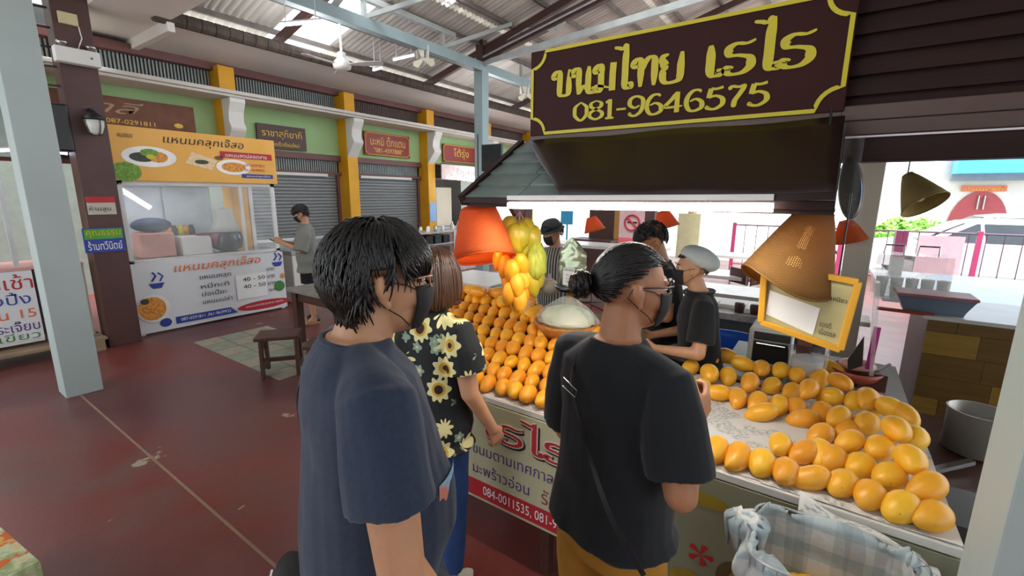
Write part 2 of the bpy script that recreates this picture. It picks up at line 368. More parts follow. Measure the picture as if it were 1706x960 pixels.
def corbel(y, nm='trim_6'):
    """scrolled white bracket under the ledge"""
    pr = [(0, 3.36), (.50, 3.36), (.50, 3.30), (.42, 3.16), (.40, 3.02), (.46, 2.92), (.44, 2.88), (.30, 2.72), (.22, 2.62), (.22, 2.58), (0, 2.58)]
    mb = MB(); a = [(XW+.05+p, y-.115, z) for p, z in pr]; mb.poly(a, (0, 1, 0), .23); return mb
for k, y in enumerate((-.85, 1.45, 3.72, 5.97, 8.2, 10.45, 12.7)):
    c = obj('pillar', MB().mm((XW-.05, y-.12, 0), (XW+.28, y+.12, 3.86)), M_yel, bevel=.006); struct(c)
    obj('corbel', corbel(y), M_white, c, bevel=.008)
# paper notices on third pillar
t = obj('wall_notice', MB().mm((-8.115, 8.09, 1.25), (-8.108, 8.31, 1.62)).mm((-8.115, 8.10, 1.62), (-8.109, 8.30, 1.72)), mat('pale_blue_notice', '8fb4dd', rough=.6)); tag(t, 'pale blue paper notice taped to the third marigold pillar', 'notice')
# rolling shutters
def shutter(y0, y1, z0, z1, label, seed):
    t = thing('rolling_shutter', label, 'shutter', (XW+.0, (y0+y1)/2, z0)); mb = MB(); n = int((z1-z0)/.062)
    rings = []
    for i in range(n):
        z = z0+i*(z1-z0)/n; h = (z1-z0)/n
        for a, b in ((0, 0), (.25, .016), (.7, .016), (.95, 0)): rings.append([(XW-.03+b, y0, z+a*h), (XW-.03+b, y1, z+a*h)])
    mb.loft(rings, close=False, caps=False); o = obj('slat_curtain', mb, M_shut, t)
    obj('bottom_rail', MB().mm((XW-.05, y0, z0-.05), (XW+.0, y1, z0)), M_alu, t)
    for yy in (y0, y1): obj('guide_rail', MB().mm((XW-.05, yy-.03, z0-.05), (XW+.03, yy+.03, z1)), M_mar2, t)
    obj('head_light_strip', MB().mm((XW+.02, y0+.15, z1-.03), (XW+.06, y1-.25, z1+.02)), M_white, t)
    return t
shutter(3.92, 5.78, 1.08, 2.27, 'grey rolling shutter under the borderless dark sign, left of the second pillar', 1)
shutter(6.16, 8.0, 1.0, 2.27, 'grey rolling shutter under the red gold-bordered sign, between second and third pillars', 2)
# facade signs
def fsign(y0, y1, z0, z1, label, l1, l2, col, edge=None, x=XW+.03, scal=False):
    t = thing('shop_sign', label, 'sign', (x, (y0+y1)/2, z0))
    obj('board', MB().mm((x, y0, z0), (x+.03, y1, z1)), col, t, bevel=.004); H_ = z1-z0; W_ = y1-y0
    X = x+.032
    if edge:
        c = .05; pts = []
        for (cy, cz, a0) in ((y0+.02, z0+.02, 90), (y1-.02, z0+.02, 180), (y1-.02, z1-.02, 270), (y0+.02, z1-.02, 0)):
            for q in range(5):
                a = math.radians(a0-q*22.5); pts.append((X, cy+c*math.cos(a), cz+c*math.sin(a)))
        pts.append(pts[0]); obj('gold_border', MB().tube(pts, .008, 6), edge, t)
    return t, X, W_, H_
R_ = (0, 1, 0); U_ = (0, 0, 1)
M_goldp = mat('gold_lettering', 'e2b93a', rough=.5)
t, X, W_, H_ = fsign(4.22, 5.12, 2.69, 3.10, 'dark maroon shop sign with small gold letters, left of the second marigold pillar', 0, 0, M_maroon)
text('ราชาสุกี้ยากี้', M_goldp, t, (X, 4.30, 2.86), R_, U_, .74, .17); text('รวดเร็วเรียนใหม่', M_goldp, t, (X, 4.42, 2.74), R_, U_, .55, .075)
t, X, W_, H_ = fsign(6.45, 7.72, 2.73, 3.22, 'red shop sign with gold border and notched corners between two marigold pillars', 0, 0, mat('brick_red_signboard', '8c2a24', rough=.5), M_goldp)
text('บะหมี่ ตั๊กแตน', M_goldp, t, (X, 6.60, 2.95), R_, U_, .98, .2); text('"081-4597888"', M_goldp, t, (X, 6.68, 2.80), R_, U_, .82, .10)
t, X, W_, H_ = fsign(8.85, 10.3, 2.73, 3.18, 'red shop sign half hidden behind the blue-grey post', 0, 0, _M['brick_red_signboard'], M_goldp)
text('โต้รุ่ง', M_goldp, t, (X, 9.25, 2.83), R_, U_, .6, .27)
t, X, W_, H_ = fsign(1.62, 3.28, 2.74, 3.20, 'faded brown wooden sign behind the orange food poster', 0, 0, mat('faded_brown_signboard', '6e4028', rough=.6, var=.2))
pm = mat('pale_script_lettering', 'a58a6a', rough=.6)
text('าลี', pm, t, (X, 2.15, 2.98), R_, U_, .5, .17, shear=.4); text('โทร 087-0291811', M_goldp, t, (X, 2.0, 2.85), R_, U_, .75, .07)
obj('gold_bowl_motif', MB().ell((X, 1.78, 2.9), (.004, .09, .03)).ell((X, 3.05, 2.9), (.004, .06, .035)), M_goldp, t)
# pink white banner of the fourth shop and its tube
b = obj('shop_banner', MB().mm((XW, 8.42, 2.64), (-8.0, 10.3, 2.66)).mm((-8.02, 8.42, 2.28), (-8.0, 10.3, 2.66)), mat('faded_pink_banner', 'd9c4bf', rough=.6, var=.12, scale=5)); tag(b, 'faded pink and white cloth banner above the open fourth shop', 'banner')
text('ร้านสวย', mat('faded_grey_print', '8f938a'), b, (-7.998, 8.95, 2.40), R_, U_, .8, .17, name='lettering'); text('ก๋วยเตี๋ยว', mat('faded_pink_print', 'c46a70'), b, (-7.998, 8.7, 2.3), R_, U_, .8, .1)

# ================================================================= soffit, edge tiles, flat ceiling
sof = MB(); sof.add([(XW-.1, 2.62, 3.90), (XW-.1, 15, 3.90), (-7.05, 15, 4.0), (-7.05, 2.62, 4.0), (XW-.1, 2.62, 3.94), (XW-.1, 15, 3.94), (-7.05, 15, 4.04), (-7.05, 2.62, 4.04)], [(0, 1, 2, 3), (4, 7, 6, 5), (0, 3, 7, 4), (1, 5, 6, 2), (3, 2, 6, 7)])
struct(obj('ceiling_soffit', sof, M_soffit))
struct(obj('ceiling', MB().mm((XW-.3, 1.9, 3.99), (-4.2, 2.62, 4.05)), mat('flat_white_ceiling', 'ddd8d0', rough=.8, var=.05, scale=1.5)))
struct(obj('trim_10', MB().mm((XW-.1, 2.58, 3.86), (-7.0, 2.66, 4.06)), M_soffit))
rt = MB()
for i in range(72):
    y = 2.62+i*.17; rt.lathe([(.085, 0), (.085, .16), (.07, .165)], (-7.05, y, 4.03), 10, rot=Matrix.Rotation(PI/2, 3, 'X')@Matrix.Rotation(PI, 3, 'Z'))
o = obj('trim_7', rt, mat('weathered_brown_roof_tile', '4b4038', rough=.85, var=.3, scale=9)); struct(o)
struct(obj('trim_8', MB().mm((-7.1, 2.55, 4.02), (-4.2, 2.66, 4.2)), _M['weathered_brown_roof_tile']))

# ================================================================= corrugated roof on steel trusses
RX0, RZ0, SL, RX1 = -7.5, 4.25, .27, -1.2
M_corr = mat('galvanised_roof_sheet', 'd0cbc2', rough=.6, metal=.0, var=.2, scale=1.2, stretch=(1, 4, 1))
M_corrb = mat('beige_roof_sheet', 'd0c4b4', rough=.6, var=.15, scale=1.5)
M_sky = mat('translucent_roof_sheet', 'eef2f2', rough=.5)
k = NT(M_sky); tr = k.n('BsdfTranslucent'); tr.inputs[0].default_value = (.95, .97, 1, 1); tp = k.n('BsdfTransparent'); ms = k.n('MixShader'); ms.inputs[0].default_value = .4
k.l(tr.outputs[0], ms.inputs[1]); k.l(tp.outputs[0], ms.inputs[2]); k.l(ms.outputs[0], [n for n in k.N if n.type == 'OUTPUT_MATERIAL'][0].inputs[0])
def rz(x): return RZ0+SL*(x-RX0) if x < RX1 else RZ0+SL*(RX1-RX0)-.26*(x-RX1)
roof = MB().mm((RX1-.2, -3.5, rz(RX1)+.02), (RX1+.2, 15.5, rz(RX1)+.06)); roof = struct(obj('roof', roof, M_corr))
def sheet(xa, xb, y0, wd, m):
    n = int(wd/.1)*4; rings = []
    pts = [(y0+wd*i/n, .018*math.sin(2*PI*i/4+.4)) for i in range(n+1)]
    mb = MB(); mb.loft([[(xa, y, rz(xa)+z) for y, z in pts], [(xb, y, rz(xb)+z) for y, z in pts]], close=False, caps=False)
    return obj('roof_sheet', mb, m, roof, smooth=False)
yy = -3.4; i = 0
while yy < 15.2:
    for (xa, xb, q) in ((-7.5, -5.3, 0), (-5.4, -3.2, 1), (-3.3, -1.2, 2)):
        m = M_sky if ((i*3+q*5) % 8 == 0 and yy > 1) else M_corr
        sheet(xa, xb, yy, .95, m)
    for (xa, xb, q) in ((-1.2, 1.6, 0), (1.5, 4.4, 1)) if yy < 6.5 else ():
        sheet(xa, xb, yy, .95, M_sky if (i*2+q*3) % 13 == 5 else M_corrb)
    yy += .93; i += 1
for x in (-7.2, -6.5, -5.8, -5.1, -4.4, -3.7, -3.0, -2.3, -1.6, -.4, .6, 1.6, 2.6, 3.6):
    o = obj('purlin', MB().mm((x-.025, -3, rz(x)-.09), (x+.025, 15, rz(x)-.02)), mat('rusty_purlin', '6f6660', rough=.6, var=.2), None); o['kind'] = 'structure'
# steel beam and posts along x = -5.8
struct(obj('beam', MB().mm((-5.87, 1.0, 4.19), (-5.73, 15, 4.35)), M_post, bevel=.006))
def column(x, y, s, ztop, m, z0=0.): return struct(obj('column', MB().mm((x-s/2, y-s/2, z0), (x+s/2, y+s/2, ztop)), m, bevel=.006))
column(-5.82, 1.0, .27, 4.35, M_lgrey)
column(-5.82, 7.27, .2, 4.19, M_post); column(-5.8, 7.27, .17, 5.4, M_maroon, 4.36); column(-5.82, 13.4, .2, 4.19, M_post)
tm = mat('pale_truss_steel', 'aeb3b0', rough=.5)
for yv in (1.0, 4.1, 7.27, 10.4, 13.4):
    tr_ = thing('roof_truss', {1.0: 'steel roof truss over the pale green-grey column', 4.1: 'steel roof truss carrying the tube light and the nearer fan', 7.27: 'steel roof truss standing on the blue-grey post', 10.4: 'steel roof truss beyond the blue-grey post', 13.4: 'farthest steel roof truss over the shops'}[yv], 'truss', (-5.8, yv, 4.3))
    obj('rafter', MB().bar((-7.4, yv, rz(-7.4)-.16), (RX1, yv, rz(RX1)-.16), .07, .12), M_maroon, tr_)
    obj('rafter', MB().bar((RX1, yv, rz(RX1)-.16), (4.2, yv, rz(4.2)-.16), .07, .12), tm, tr_)
    if yv in (7.27,):
        obj('tie_beam', MB().bar((-5.8, yv, 4.42), (-1.5, yv, 5.35), .1, .15), M_maroon, tr_)
        obj('conduit', MB().tube([(-5.7, yv-.09, 4.42), (-1.5, yv-.09, 5.33)], .02, 6), M_alu, tr_)
        obj('lower_tie_beam', MB().bar((-5.8, yv, 4.33), (3.5, yv, 5.0), .08, .1), tm, tr_)
    for xa, xb in ((-5.8, -4.9), (-4.2, -4.9), (-4.2, -3.3), (-2.6, -3.3)):
        obj('strut', MB().bar((xa, yv, 4.34+(0 if yv != 7.27 else .2*(xa+5.8))), (xb, yv, rz(xb)-.2), .06, .06), tm, tr_)
# truss along the beam (vertical web over the x = -5.8 line)
lt = thing('lattice_girder', 'pale steel lattice girder running above the blue-grey beam', 'girder', (-5.8, 8, 4.36))
obj('top_chord', MB().bar((-5.8, 1, 4.62), (-5.8, 6.5, 4.62), .08, .08), tm, lt)
for ya in (3.0, 4.6, 6.2, 8.6, 10.2, 11.8):
    obj('web_member', MB().bar((-5.8, ya, 4.36), (-5.0, ya+.9, rz(-5.0)-.1), .06, .06), tm, lt)
    obj('web_member', MB().bar((-5.8, ya, 4.36), (-5.8, ya, rz(-5.8)-.1), .06, .06), tm, lt)

# fans and tube lights under the roof
def fan(p, label, yaw, tilt=0.):
    t = thing('ceiling_fan', label, 'fan', p, yaw); zt = rz(p[0])-p[2]-.05
    obj('down_rod', MB().tube([(0, 0, .1), (0, 0, zt)], .018, 8), M_white, t, local=True)
    obj('motor_housing', MB().lathe([(.02, .18), (.06, .16), (.05, .1), (.1, .05), (.13, .0), (.12, -.05), (.04, -.07)], n=20), M_white, t, smooth=True, local=True)
    for i in range(3):
        a = i*2*PI/3; R = Matrix.Rotation(a, 3, 'Z')
        pts = [R@Vector(q) for q in ((.1, -.05, 0), (.3, -.07, .01), (.58, -.08, .015), (.62, 0, .01), (.58, .08, -.005), (.3, .06, -.01), (.1, .04, 0))]
        obj('fan_blade', MB().poly(pts, (0, 0, 1), .006), M_white, t, local=True)
def orbit_fan(p, label, yaw):
    t = thing('orbit_fan', label, 'fan', p, yaw)
    obj('mount', MB().tube([(0, 0, .1), (0, 0, 4.2-p[2])], .02, 8), M_white, t, local=True)
    obj('motor_housing', MB().ell((0, .05, 0), (.06, .1, .06)).box((-.08, 0, .12), (.05, .05, .22)).box((.08, 0, .12), (.05, .05, .22)), M_white, t, smooth=True, local=True)
    for i in range(3):
        R = Matrix.Rotation(i*2*PI/3+.4, 3, 'Y')
        pts = [R@Vector(q) for q in ((.03, -.08, .03), (.16, -.10, .07), (.2, -.08, 0), (.16, -.06, -.05), (.03, -.06, -.02))]
        obj('fan_blade', MB().poly(pts, (0, 1, 0), .005), mat('cream_fan_blade', 'd8d2b8', rough=.5), t, local=True)
fan(tuple(at(570, 108, 6.6)), 'white ceiling fan on a rod nearest the soffit edge', .5)
orbit_fan(tuple(on(704, 100, 'x', -5.8)), 'cream orbit fan hanging under the blue-grey beam', .9)
orbit_fan(tuple(on(874, 158, 'x', -5.8)), 'small fan on the beam just left of the kiosk signboard', .9)
M_holder = mat('white_light_batten', 'e3e3e0', rough=.4)
def tube_light(p, q, label, m=M_tubec, group=None, r=.016, hang=False):
    p, q = Vector(p), Vector(q); c = (p+q)/2; t = thing('tube_light', label, 'light', c, group=group)
    obj('batten', MB().bar(p+Vector((0, 0, .03)), q+Vector((0, 0, .03)), .03, .018), M_holder, t)
    obj('tube', MB().tube([p, q], r, 10), m, t, smooth=True)
    if hang:
        for e in (p.lerp(q, .15), p.lerp(q, .85)): obj('hanger', MB().tube([e+Vector((0, 0, .03)), (e.x, e.y, max(e.z+.1, rz(e.x)-.02))], .006, 5), M_holder, t)
    return t
def arealight(c, size, e, col=(1, 1, 1), sy=None, rot=(0, 0, 0), nm='lamp_light'):
    l = bpy.data.lights.new(nm, 'AREA'); o = bpy.data.objects.new(nm, l); COL.objects.link(o); l.energy = e; l.size = size; l.color = col
    if sy: l.shape = 'RECTANGLE'; l.size_y = sy
    o.location = c; o.rotation_euler = rot; return o
tube_light(at(466, 42, 5.6), at(537, 36, 5.6), 'lit tube light under the roof left of the nearer fan', hang=True)
tube_light(on(748, 297, 'x', -7.95), on(790, 302, 'x', -7.95), 'lit tube light under the faded pink banner', M_tube)
for _p in ((-6.1, 3.9, 3.85), (-6.1, 7.9, 3.7), (-7.6, 9.4, 2.2)):  # fill lights added near the tubes to brighten soffit and facade
    _l = bpy.data.lights.new('tube_fill', 'POINT'); _o = bpy.data.objects.new('tube_fill', _l); COL.objects.link(_o); _l.energy = 30; _l.color = (.95, .95, 1); _l.shadow_soft_size = .4; _o.location = _p
tube_light(at(383, 44, 6.6), at(392, 41, 6.9), 'short lit tube light at far left of the roof opening', hang=True)
tube_light(at(655, 100, 7.8), at(690, 92, 7.9), 'lit tube light just behind the cream orbit fan', hang=True)
tube_light(at(622, 117, 7.6), at(636, 113, 7.9), 'short lit tube light low beside the cream orbit fan', hang=True)
# ================================================================= maroon column, ladder truss, lantern, notices
mc = struct(obj('column', MB().mm((-7.5, 1.57, 0), (-7.22, 1.90, 4.7)), M_maroon, bevel=.006))
struct(obj('wall_left_panel', MB().mm((-8.0, .9, 2.3), (-7.95, 1.56, 4.6)), mat('grey_green_panel', '9fb0a8', rough=.7)))
ld = thing('cable_ladder', 'black vertical cable ladder beside the maroon column', 'ladder', (-7.3, 1.35, 2.9))
obj('side_rail', MB().bar((-7.3, 1.24, 2.75), (-7.3, 1.24, 4.4), .03, .03), M_dark, ld)
for i in range(9): obj('rung', MB().bar((-7.3, 1.24, 2.85+i*.2), (-7.3, 1.56, 2.87+i*.2), .02, .02), M_dark, ld)
p = obj('wall_speaker', MB().mm((-7.35, 1.28, 2.35), (-7.15, 1.56, 2.86)), M_dark, bevel=.02); tag(p, 'tall black speaker box mounted beside the maroon column', 'speaker')
el = thing('emergency_light', 'white emergency light box with two lamps on the maroon column', 'light', (-7.2, 1.72, 3.35))
obj('case', MB().mm((-7.2, 1.52, 3.30), (-7.08, 1.90, 3.46)), M_white, el, bevel=.01)
for y in (1.6, 1.84): obj('lamp_head', MB().lathe([(.02, 0), (.05, .03), (.05, .05), (.01, .06)], (-7.14, y, 3.47), 14), M_steel, el, smooth=True)
obj('button', MB().ell((-7.075, 1.82, 3.38), (.004, .012, .012)), M_grn, el)
sb = obj('switch_box', MB().mm((-7.22, 1.62, 3.72), (-7.18, 1.78, 3.84)), mat('yellowed_plastic', 'c9bd90', rough=.5), bevel=.005); tag(sb, 'yellowed plastic junction box high on the maroon column', 'box')
obj('cable', MB().tube([(-7.2, 1.78, 3.72), (-7.19, 1.79, 3.6), (-7.19, 1.74, 3.47)], .006, 6), M_white, sb)
lt = thing('wall_lantern', 'black lantern with clear panes on the maroon column', 'lantern', (-7.1, 1.75, 2.6))
obj('bracket', MB().bar((-7.22, 1.75, 2.83), (-7.08, 1.75, 2.83), .03, .03).bar((-7.08, 1.75, 2.83), (-7.08, 1.75, 2.76), .02, .02), M_dark, lt)
obj('cap', MB().lathe([(.11, 0), (.09, .03), (.04, .07), (.015, .1)], (-7.08, 1.75, 2.72), 12), M_dark, lt, smooth=True)
obj('glass_bowl', MB().lathe([(.02, -.16), (.06, -.14), (.085, -.06), (.09, 0)], (-7.08, 1.75, 2.71), 12), mat('frosted_lantern_glass', 'c9ccc4', rough=.3), lt, smooth=True)
lr = MB()
for a in range(4):
    q = a*PI/2+.3; lr.tube([(-7.08+r*math.cos(q), 1.75+r*math.sin(q), 2.71+z) for r, z in ((.03, -.165), (.068, -.14), (.093, -.06), (.097, 0))], .006, 5)
obj('cage', lr, M_dark, lt)
n1 = obj('column_notice', MB().mm((-7.215, 1.585, 1.64), (-7.208, 1.85, 1.85)), mat('grey_notice_paper', 'b9b3a4', rough=.7), None); tag(n1, 'small grey notice with red heading on the maroon column', 'notice')
obj('red_heading', MB().mm((-7.207, 1.585, 1.78), (-7.205, 1.85, 1.85)), M_red, n1); text('ห้ามสูบ', M_blk, n1, (-7.206, 1.6, 1.67), R_, U_, .2, .07)
n2 = obj('column_sign', MB().mm((-7.215, 1.50, 1.19), (-7.20, 1.88, 1.48)), M_blue, None); tag(n2, 'green and blue shop sign on the maroon column below the notice', 'sign')
obj('green_band', MB().mm((-7.199, 1.51, 1.35), (-7.197, 1.87, 1.47)), mat('leaf_green_print', '4f9a35', rough=.6), n2)
text('คุณธรรม', M_gold, n2, (-7.196, 1.53, 1.37), R_, U_, .32, .08); text('ร้านทวีนิตย์', M_wpaper, n2, (-7.199, 1.53, 1.22), R_, U_, .32, .11)

# ================================================================= food stall in front of the facade (orange poster, plastic curtain, white banner)
FX = -7.45
fs = thing('food_stall', 'white framed food stall with an orange poster on top and plastic sheeting round the counter', 'stall', (-7.9, 2.95, 0))
obj('counter', MB().mm((-8.1, 2.0, .12), (FX-.03, 3.9, 1.0)), M_alu, fs, bevel=.01)
for (x, y) in ((FX-.02, 1.98), (FX-.02, 3.92), (-8.2, 1.98), (-8.2, 3.92)): obj('post', MB().mm((x-.02, y-.03, 0), (x+.02, y+.03, 2.12)), M_white, fs)
obj('top_rail', MB().mm((FX-.04, 1.95, 2.0), (FX, 3.95, 2.05)).mm((-8.22, 1.95, 2.0), (-8.18, 3.95, 2.05)), M_white, fs)
obj('counter_rail', MB().mm((FX-.04, 1.95, .98), (FX, 3.95, 1.02)), M_white, fs)
obj('sash_bar', MB().mm((FX-.05, 3.42, 1.0), (FX-.02, 3.46, 2.0)), M_white, fs)
obj('tray_shelf', MB().mm((-8.15, 2.05, 1.0), (FX-.06, 3.88, 1.02)), M_steel, fs)
obj('front_curtain', MB().grid(lambda a, b: (FX+.012+.012*math.sin(a*23+b*5)*math.sin(b*7+1), 1.97+a*1.95, 1.0+b*1.02), 40, 16), M_plas, fs, smooth=True)
obj('roof_panel', MB().mm((-8.25, 1.95, 2.05), (FX, 3.95, 2.09)), M_white, fs)
ps = obj('poster_sign', MB().mm((FX+.01, 1.92, 2.05), (FX+.05, 3.99, 2.72)), M_vinylo, bevel=.004); tag(ps, 'orange food poster sign with photographs of three dishes', 'sign')
X = FX+.053
text('แหนมคลุกเจ๊สอ', M_blk, ps, (X, 2.50, 2.52), R_, U_, 1.02, .15, shear=.15)
obj('red_ribbon', MB().mm((X, 3.18, 2.41), (X+.002, 3.93, 2.50)), M_red, ps); text('แหนมสดปลอดสาร', M_wpaper, ps, (X+.003, 3.25, 2.425), R_, U_, .6, .055)
obj('blue_ribbon', MB().mm((X, 3.45, 2.13), (X+.002, 3.92, 2.19)), M_blue, ps); text('แหนมคลุกเจ๊สอ', M_wpaper, ps, (X+.003, 3.52, 2.14), R_, U_, .36, .035)
text('087-0291811', M_red, ps, (X, 3.5, 2.30), R_, U_, .3, .04); text('061-9639922', M_red, ps, (X, 3.5, 2.23), R_, U_, .3, .04)
text('หนองมน', M_blk, ps, (X, 2.02, 2.58), R_, (0, .3, 1), .15, .05)
M_dish = mat('white_china', 'e8e6e0', rough=.3); M_food1 = mat('fried_food', 'd78f3a', rough=.6, var=.4, scale=30); M_food2 = mat('green_garnish', '6f9a35', rough=.6, var=.4, scale=30); M_food3 = mat('dark_greens', '3b4030', rough=.6, var=.3, scale=30)
def disc(y, z, ry, rz_, m, lift, x=X, nm='dish_picture', par=ps, n=24):
    return obj(nm, MB().add([(x+lift, y+ry*math.cos(2*PI*i/n), z+rz_*math.sin(2*PI*i/n)) for i in range(n)], [tuple(range(n))]), m, par)
disc(2.33, 2.36, .30, .13, M_dish, .001); disc(2.25, 2.35, .14, .06, M_food3, .002); disc(2.42, 2.36, .11, .07, M_food1, .0025); disc(2.33, 2.41, .1, .05, M_food2, .003); disc(2.34, 2.36, .05, .03, M_gold, .0035)
q = obj('tray_picture', MB().poly([(X+.001, 2.72, 2.30), (X+.001, 3.05, 2.22), (X+.001, 3.13, 2.36), (X+.001, 2.82, 2.46)], (1, 0, 0), .001), mat('noodle_tray_print', 'e6c79a', rough=.6, var=.15, scale=20), ps)
disc(2.93, 2.33, .09, .03, M_food3, .003); disc(3.35, 2.28, .24, .11, M_dish, .001); disc(3.35, 2.28, .17, .07, M_food1, .002); disc(3.16, 2.40, .06, .03, mat('brown_sauce', '7c4a2a'), .002)
disc(2.06, 2.16, .16, .12, M_food2, .002, nm='leaf_picture')
# vinyl banner on the front
vb = obj('vinyl_banner', MB().grid(lambda a, b: (FX+.03+.008*math.sin(a*9), 1.95+a*2.02, .03+b*(.95+.02*math.sin(a*5))), 24, 6), M_vinyl, solid=.004); tag(vb, 'white vinyl price banner with orange title across the food stall front', 'banner')
X = FX+.045
text('แหนมคลุกเจ๊สอ', M_orange, vb, (X, 2.42, .78), R_, U_, 1.18, .17, shear=.2)
for i, (a, b_, c_) in enumerate((('แหนมคลุก', '', 'บาท'), ('หมี่กะทิ', '40 - 50', 'บาท'), ('ปอเปี๊ยะ', '40 - 50', 'บาท'), ('แหนมเปล่า', '', 'ชุด'))):
    z = .67-i*.115; text(a, M_blk, vb, (X, 2.72, z-.02), R_, U_, .42-.04*i % .1, .075)
    if b_: text(b_, M_blk, vb, (X, 3.3, z), R_, U_, .34, .06)
    text(c_, M_blk, vb, (X, 3.68, z), R_, U_, .12, .05)
obj('price_patch', MB().mm((X-.003, 3.2, .28), (X-.001, 3.66, .66)), M_wpaper, vb)
obj('navy_ribbon', MB().poly([(X, 2.36, .09), (X, 3.18, .09), (X, 3.08, .19), (X, 2.36, .19)], (1, 0, 0), .002), M_blue, vb); text('087-0291811 ,061-9639922', M_wpaper, vb, (X+.003, 2.42, .115), R_, U_, .66, .05)
obj('crimson_ribbon', MB().add([(X, 3.6+.42*math.cos(t), .14+.07*math.sin(t)) for t in [2*PI*i/24 for i in range(24)]], [tuple(range(24))]), M_red, vb); text('แหนมสดปลอดสาร ทุกวัน', M_wpaper, vb, (X+.003, 3.3, .12), R_, U_, .6, .05)
disc(2.24, .14, .07, .06, M_blue, .001, X, 'phone_badge', vb)
disc(2.13, .36, .19, .19, M_dish, .001, X, 'bowl_picture', vb); disc(2.11, .36, .16, .16, M_food1, .002, X, 'bowl_picture', vb); disc(2.04, .47, .05, .04, M_food3, .003, X, 'bowl_picture', vb)
disc(3.86, .40, .09, .09, M_grn, .001, X, 'herb_picture', vb); disc(3.93, .56, .035, .05, M_food1, .001, X, 'herb_picture', vb)
for yc, zc in ((2.2, .70), (3.86, .80)):
    obj('bowl_motif', MB().poly([(X, yc-.09, zc), (X, yc+.09, zc), (X, yc+.05, zc-.07), (X, yc-.05, zc-.07)], (1, 0, 0), .002).tube([(X, yc-.05, zc+.03), (X, yc, zc+.1), (X, yc-.03, zc+.15)], .012, 5).tube([(X, yc+.04, zc+.02), (X, yc+.08, zc+.09), (X, yc+.03, zc+.14)], .01, 5), M_blue, vb)
# things behind the plastic
def thg(nm, mb, m, label, cat, group=None, smooth=False, bevel=0., kind=None):
    o = obj(nm, mb, m, None, smooth=smooth, bevel=bevel); tag(o, label, cat, group, kind); return recenter(o)
thg('pink_crate', MB().mm((-7.95, 2.15, 1.02), (-7.6, 2.55, 1.36)), mat('salmon_plastic', 'c98f80', rough=.5), 'salmon pink crate behind the plastic sheet at the stall\'s left end', 'crate', bevel=.02)
thg('folded_cloth', MB().ell((-7.78, 2.35, 1.46), (.15, .24, .10)), mat('dark_blue_cloth', '36465a', rough=.9, var=.3, bump=.4, bscale=12), 'dark blue cloth heaped on the pink crate', 'cloth', smooth=True)
thg('white_carton', MB().mm((-7.9, 2.62, 1.02), (-7.58, 3.0, 1.28)), M_white, 'plain white carton behind the plastic in the middle of the stall', 'carton', bevel=.005)
for i in range(7): thg('sauce_jar', MB().lathe([(.03, 0), (.045, .02), (.045, .1), (.03, .12), (.03, .15)], (-7.97, 2.6+i*.075, 1.02+(.26 if i < 5 else 0)), 12), [M_food1, M_food3, M_gold][i % 3], 'small jar in the row behind the white carton', 'jar', 'jars behind the white carton', True)
thg('maroon_basin', MB().lathe([(.12, 0), (.17, .1), (.19, .2), (.17, .2), (.12, .04)], (-7.75, 3.05, 1.1), 24), mat('maroon_plastic', '7c3944', rough=.4), 'round maroon basin beside the big glass jar', 'basin', smooth=True)
j = thing('glass_jar', 'large glass jar of dark food with a white cloth over its neck', 'jar', (-7.72, 3.28, 1.02))
obj('body', MB().lathe([(.1, 0), (.2, .05), (.22, .18), (.19, .30), (.12, .38), (.11, .44)], (-7.72, 3.28, 1.02), 28), mat('dark_jar_content', '3c4340', rough=.15, coat=.6), j, smooth=True)
obj('cloth_cover', MB().lathe([(.2, .30), (.16, .40), (.12, .56), (.13, .62), (.05, .66)], (-7.72, 3.28, 1.02), 20), mat('pale_cloth', 'c9cbc4', rough=.9, bump=.5, bscale=12), j, smooth=True)
cb = thing('stall_cupboard', 'pale steel cupboard standing behind the food stall counter', 'cupboard', (-8.25, 2.5, 0))
obj('carcass', MB().mm((-8.36, 2.0, 1.0), (-8.2, 3.3, 2.0)), mat('pale_blue_grey_steel', 'b4bfc2', rough=.4), cb)
obj('door', MB().mm((-8.2, 2.02, 1.02), (-8.18, 2.63, 1.98)), mat('pale_steel_door', 'c3cccd', rough=.35), cb); obj('door', MB().mm((-8.2, 2.66, 1.02), (-8.18, 3.28, 1.98)), _M['pale_steel_door'], cb)
arealight((-7.7, 2.2, 1.97), .3, 3, (.9, .93, 1), 1.2)
tube_light((-7.62, 2.02, 1.95), (-7.62, 2.32, 1.70), 'glowing bar standing for a tube reflection at the left edge of the food stall', M_tubec, r=.03)  # reflection of a tube in the plastic curtain, built as a glowing rod
# ================================================================= breakfast stall at the far left
BX = -7.4
bs = thing('breakfast_stall', 'white breakfast stall counter on pallets at the far left edge', 'stall', (-7.8, .4, 0))
obj('counter', MB().mm((-8.08, -1.2, .2), (BX, 1.05, 1.04)), M_white, bs)
obj('countertop', MB().mm((-8.09, -1.2, 1.04), (BX+.02, 1.5, 1.07)), mat('pale_red_edge', 'c9938c', rough=.5), bs)
obj('side_cupboard', MB().mm((-8.0, 1.1, .15), (BX-.02, 1.5, 1.04)), mat('beige_laminate', 'bcae9c', rough=.5), bs)
for y in (-1.0, .3, .95): obj('post', MB().mm((-7.46, y-.02, 1.07), (-7.42, y+.02, 2.1)), M_alu, bs)
obj('top_board', MB().mm((-7.46, -1.2, 2.22), (-7.42, .62, 2.7)), M_white, bs)
b0 = obj('menu_banner', MB().mm((BX+.01, -1.0, .24), (BX+.015, 1.05, 1.03)), M_vinyl); tag(b0, 'white menu banner with red, blue and green lines of text at the far left', 'banner')
X = BX+.017
text('อาหารเช้า', M_red, b0, (X, .30, .83), R_, U_, .74, .17); text('ขนมปังปิ้ง', M_blue, b0, (X, .26, .66), R_, U_, .74, .14)
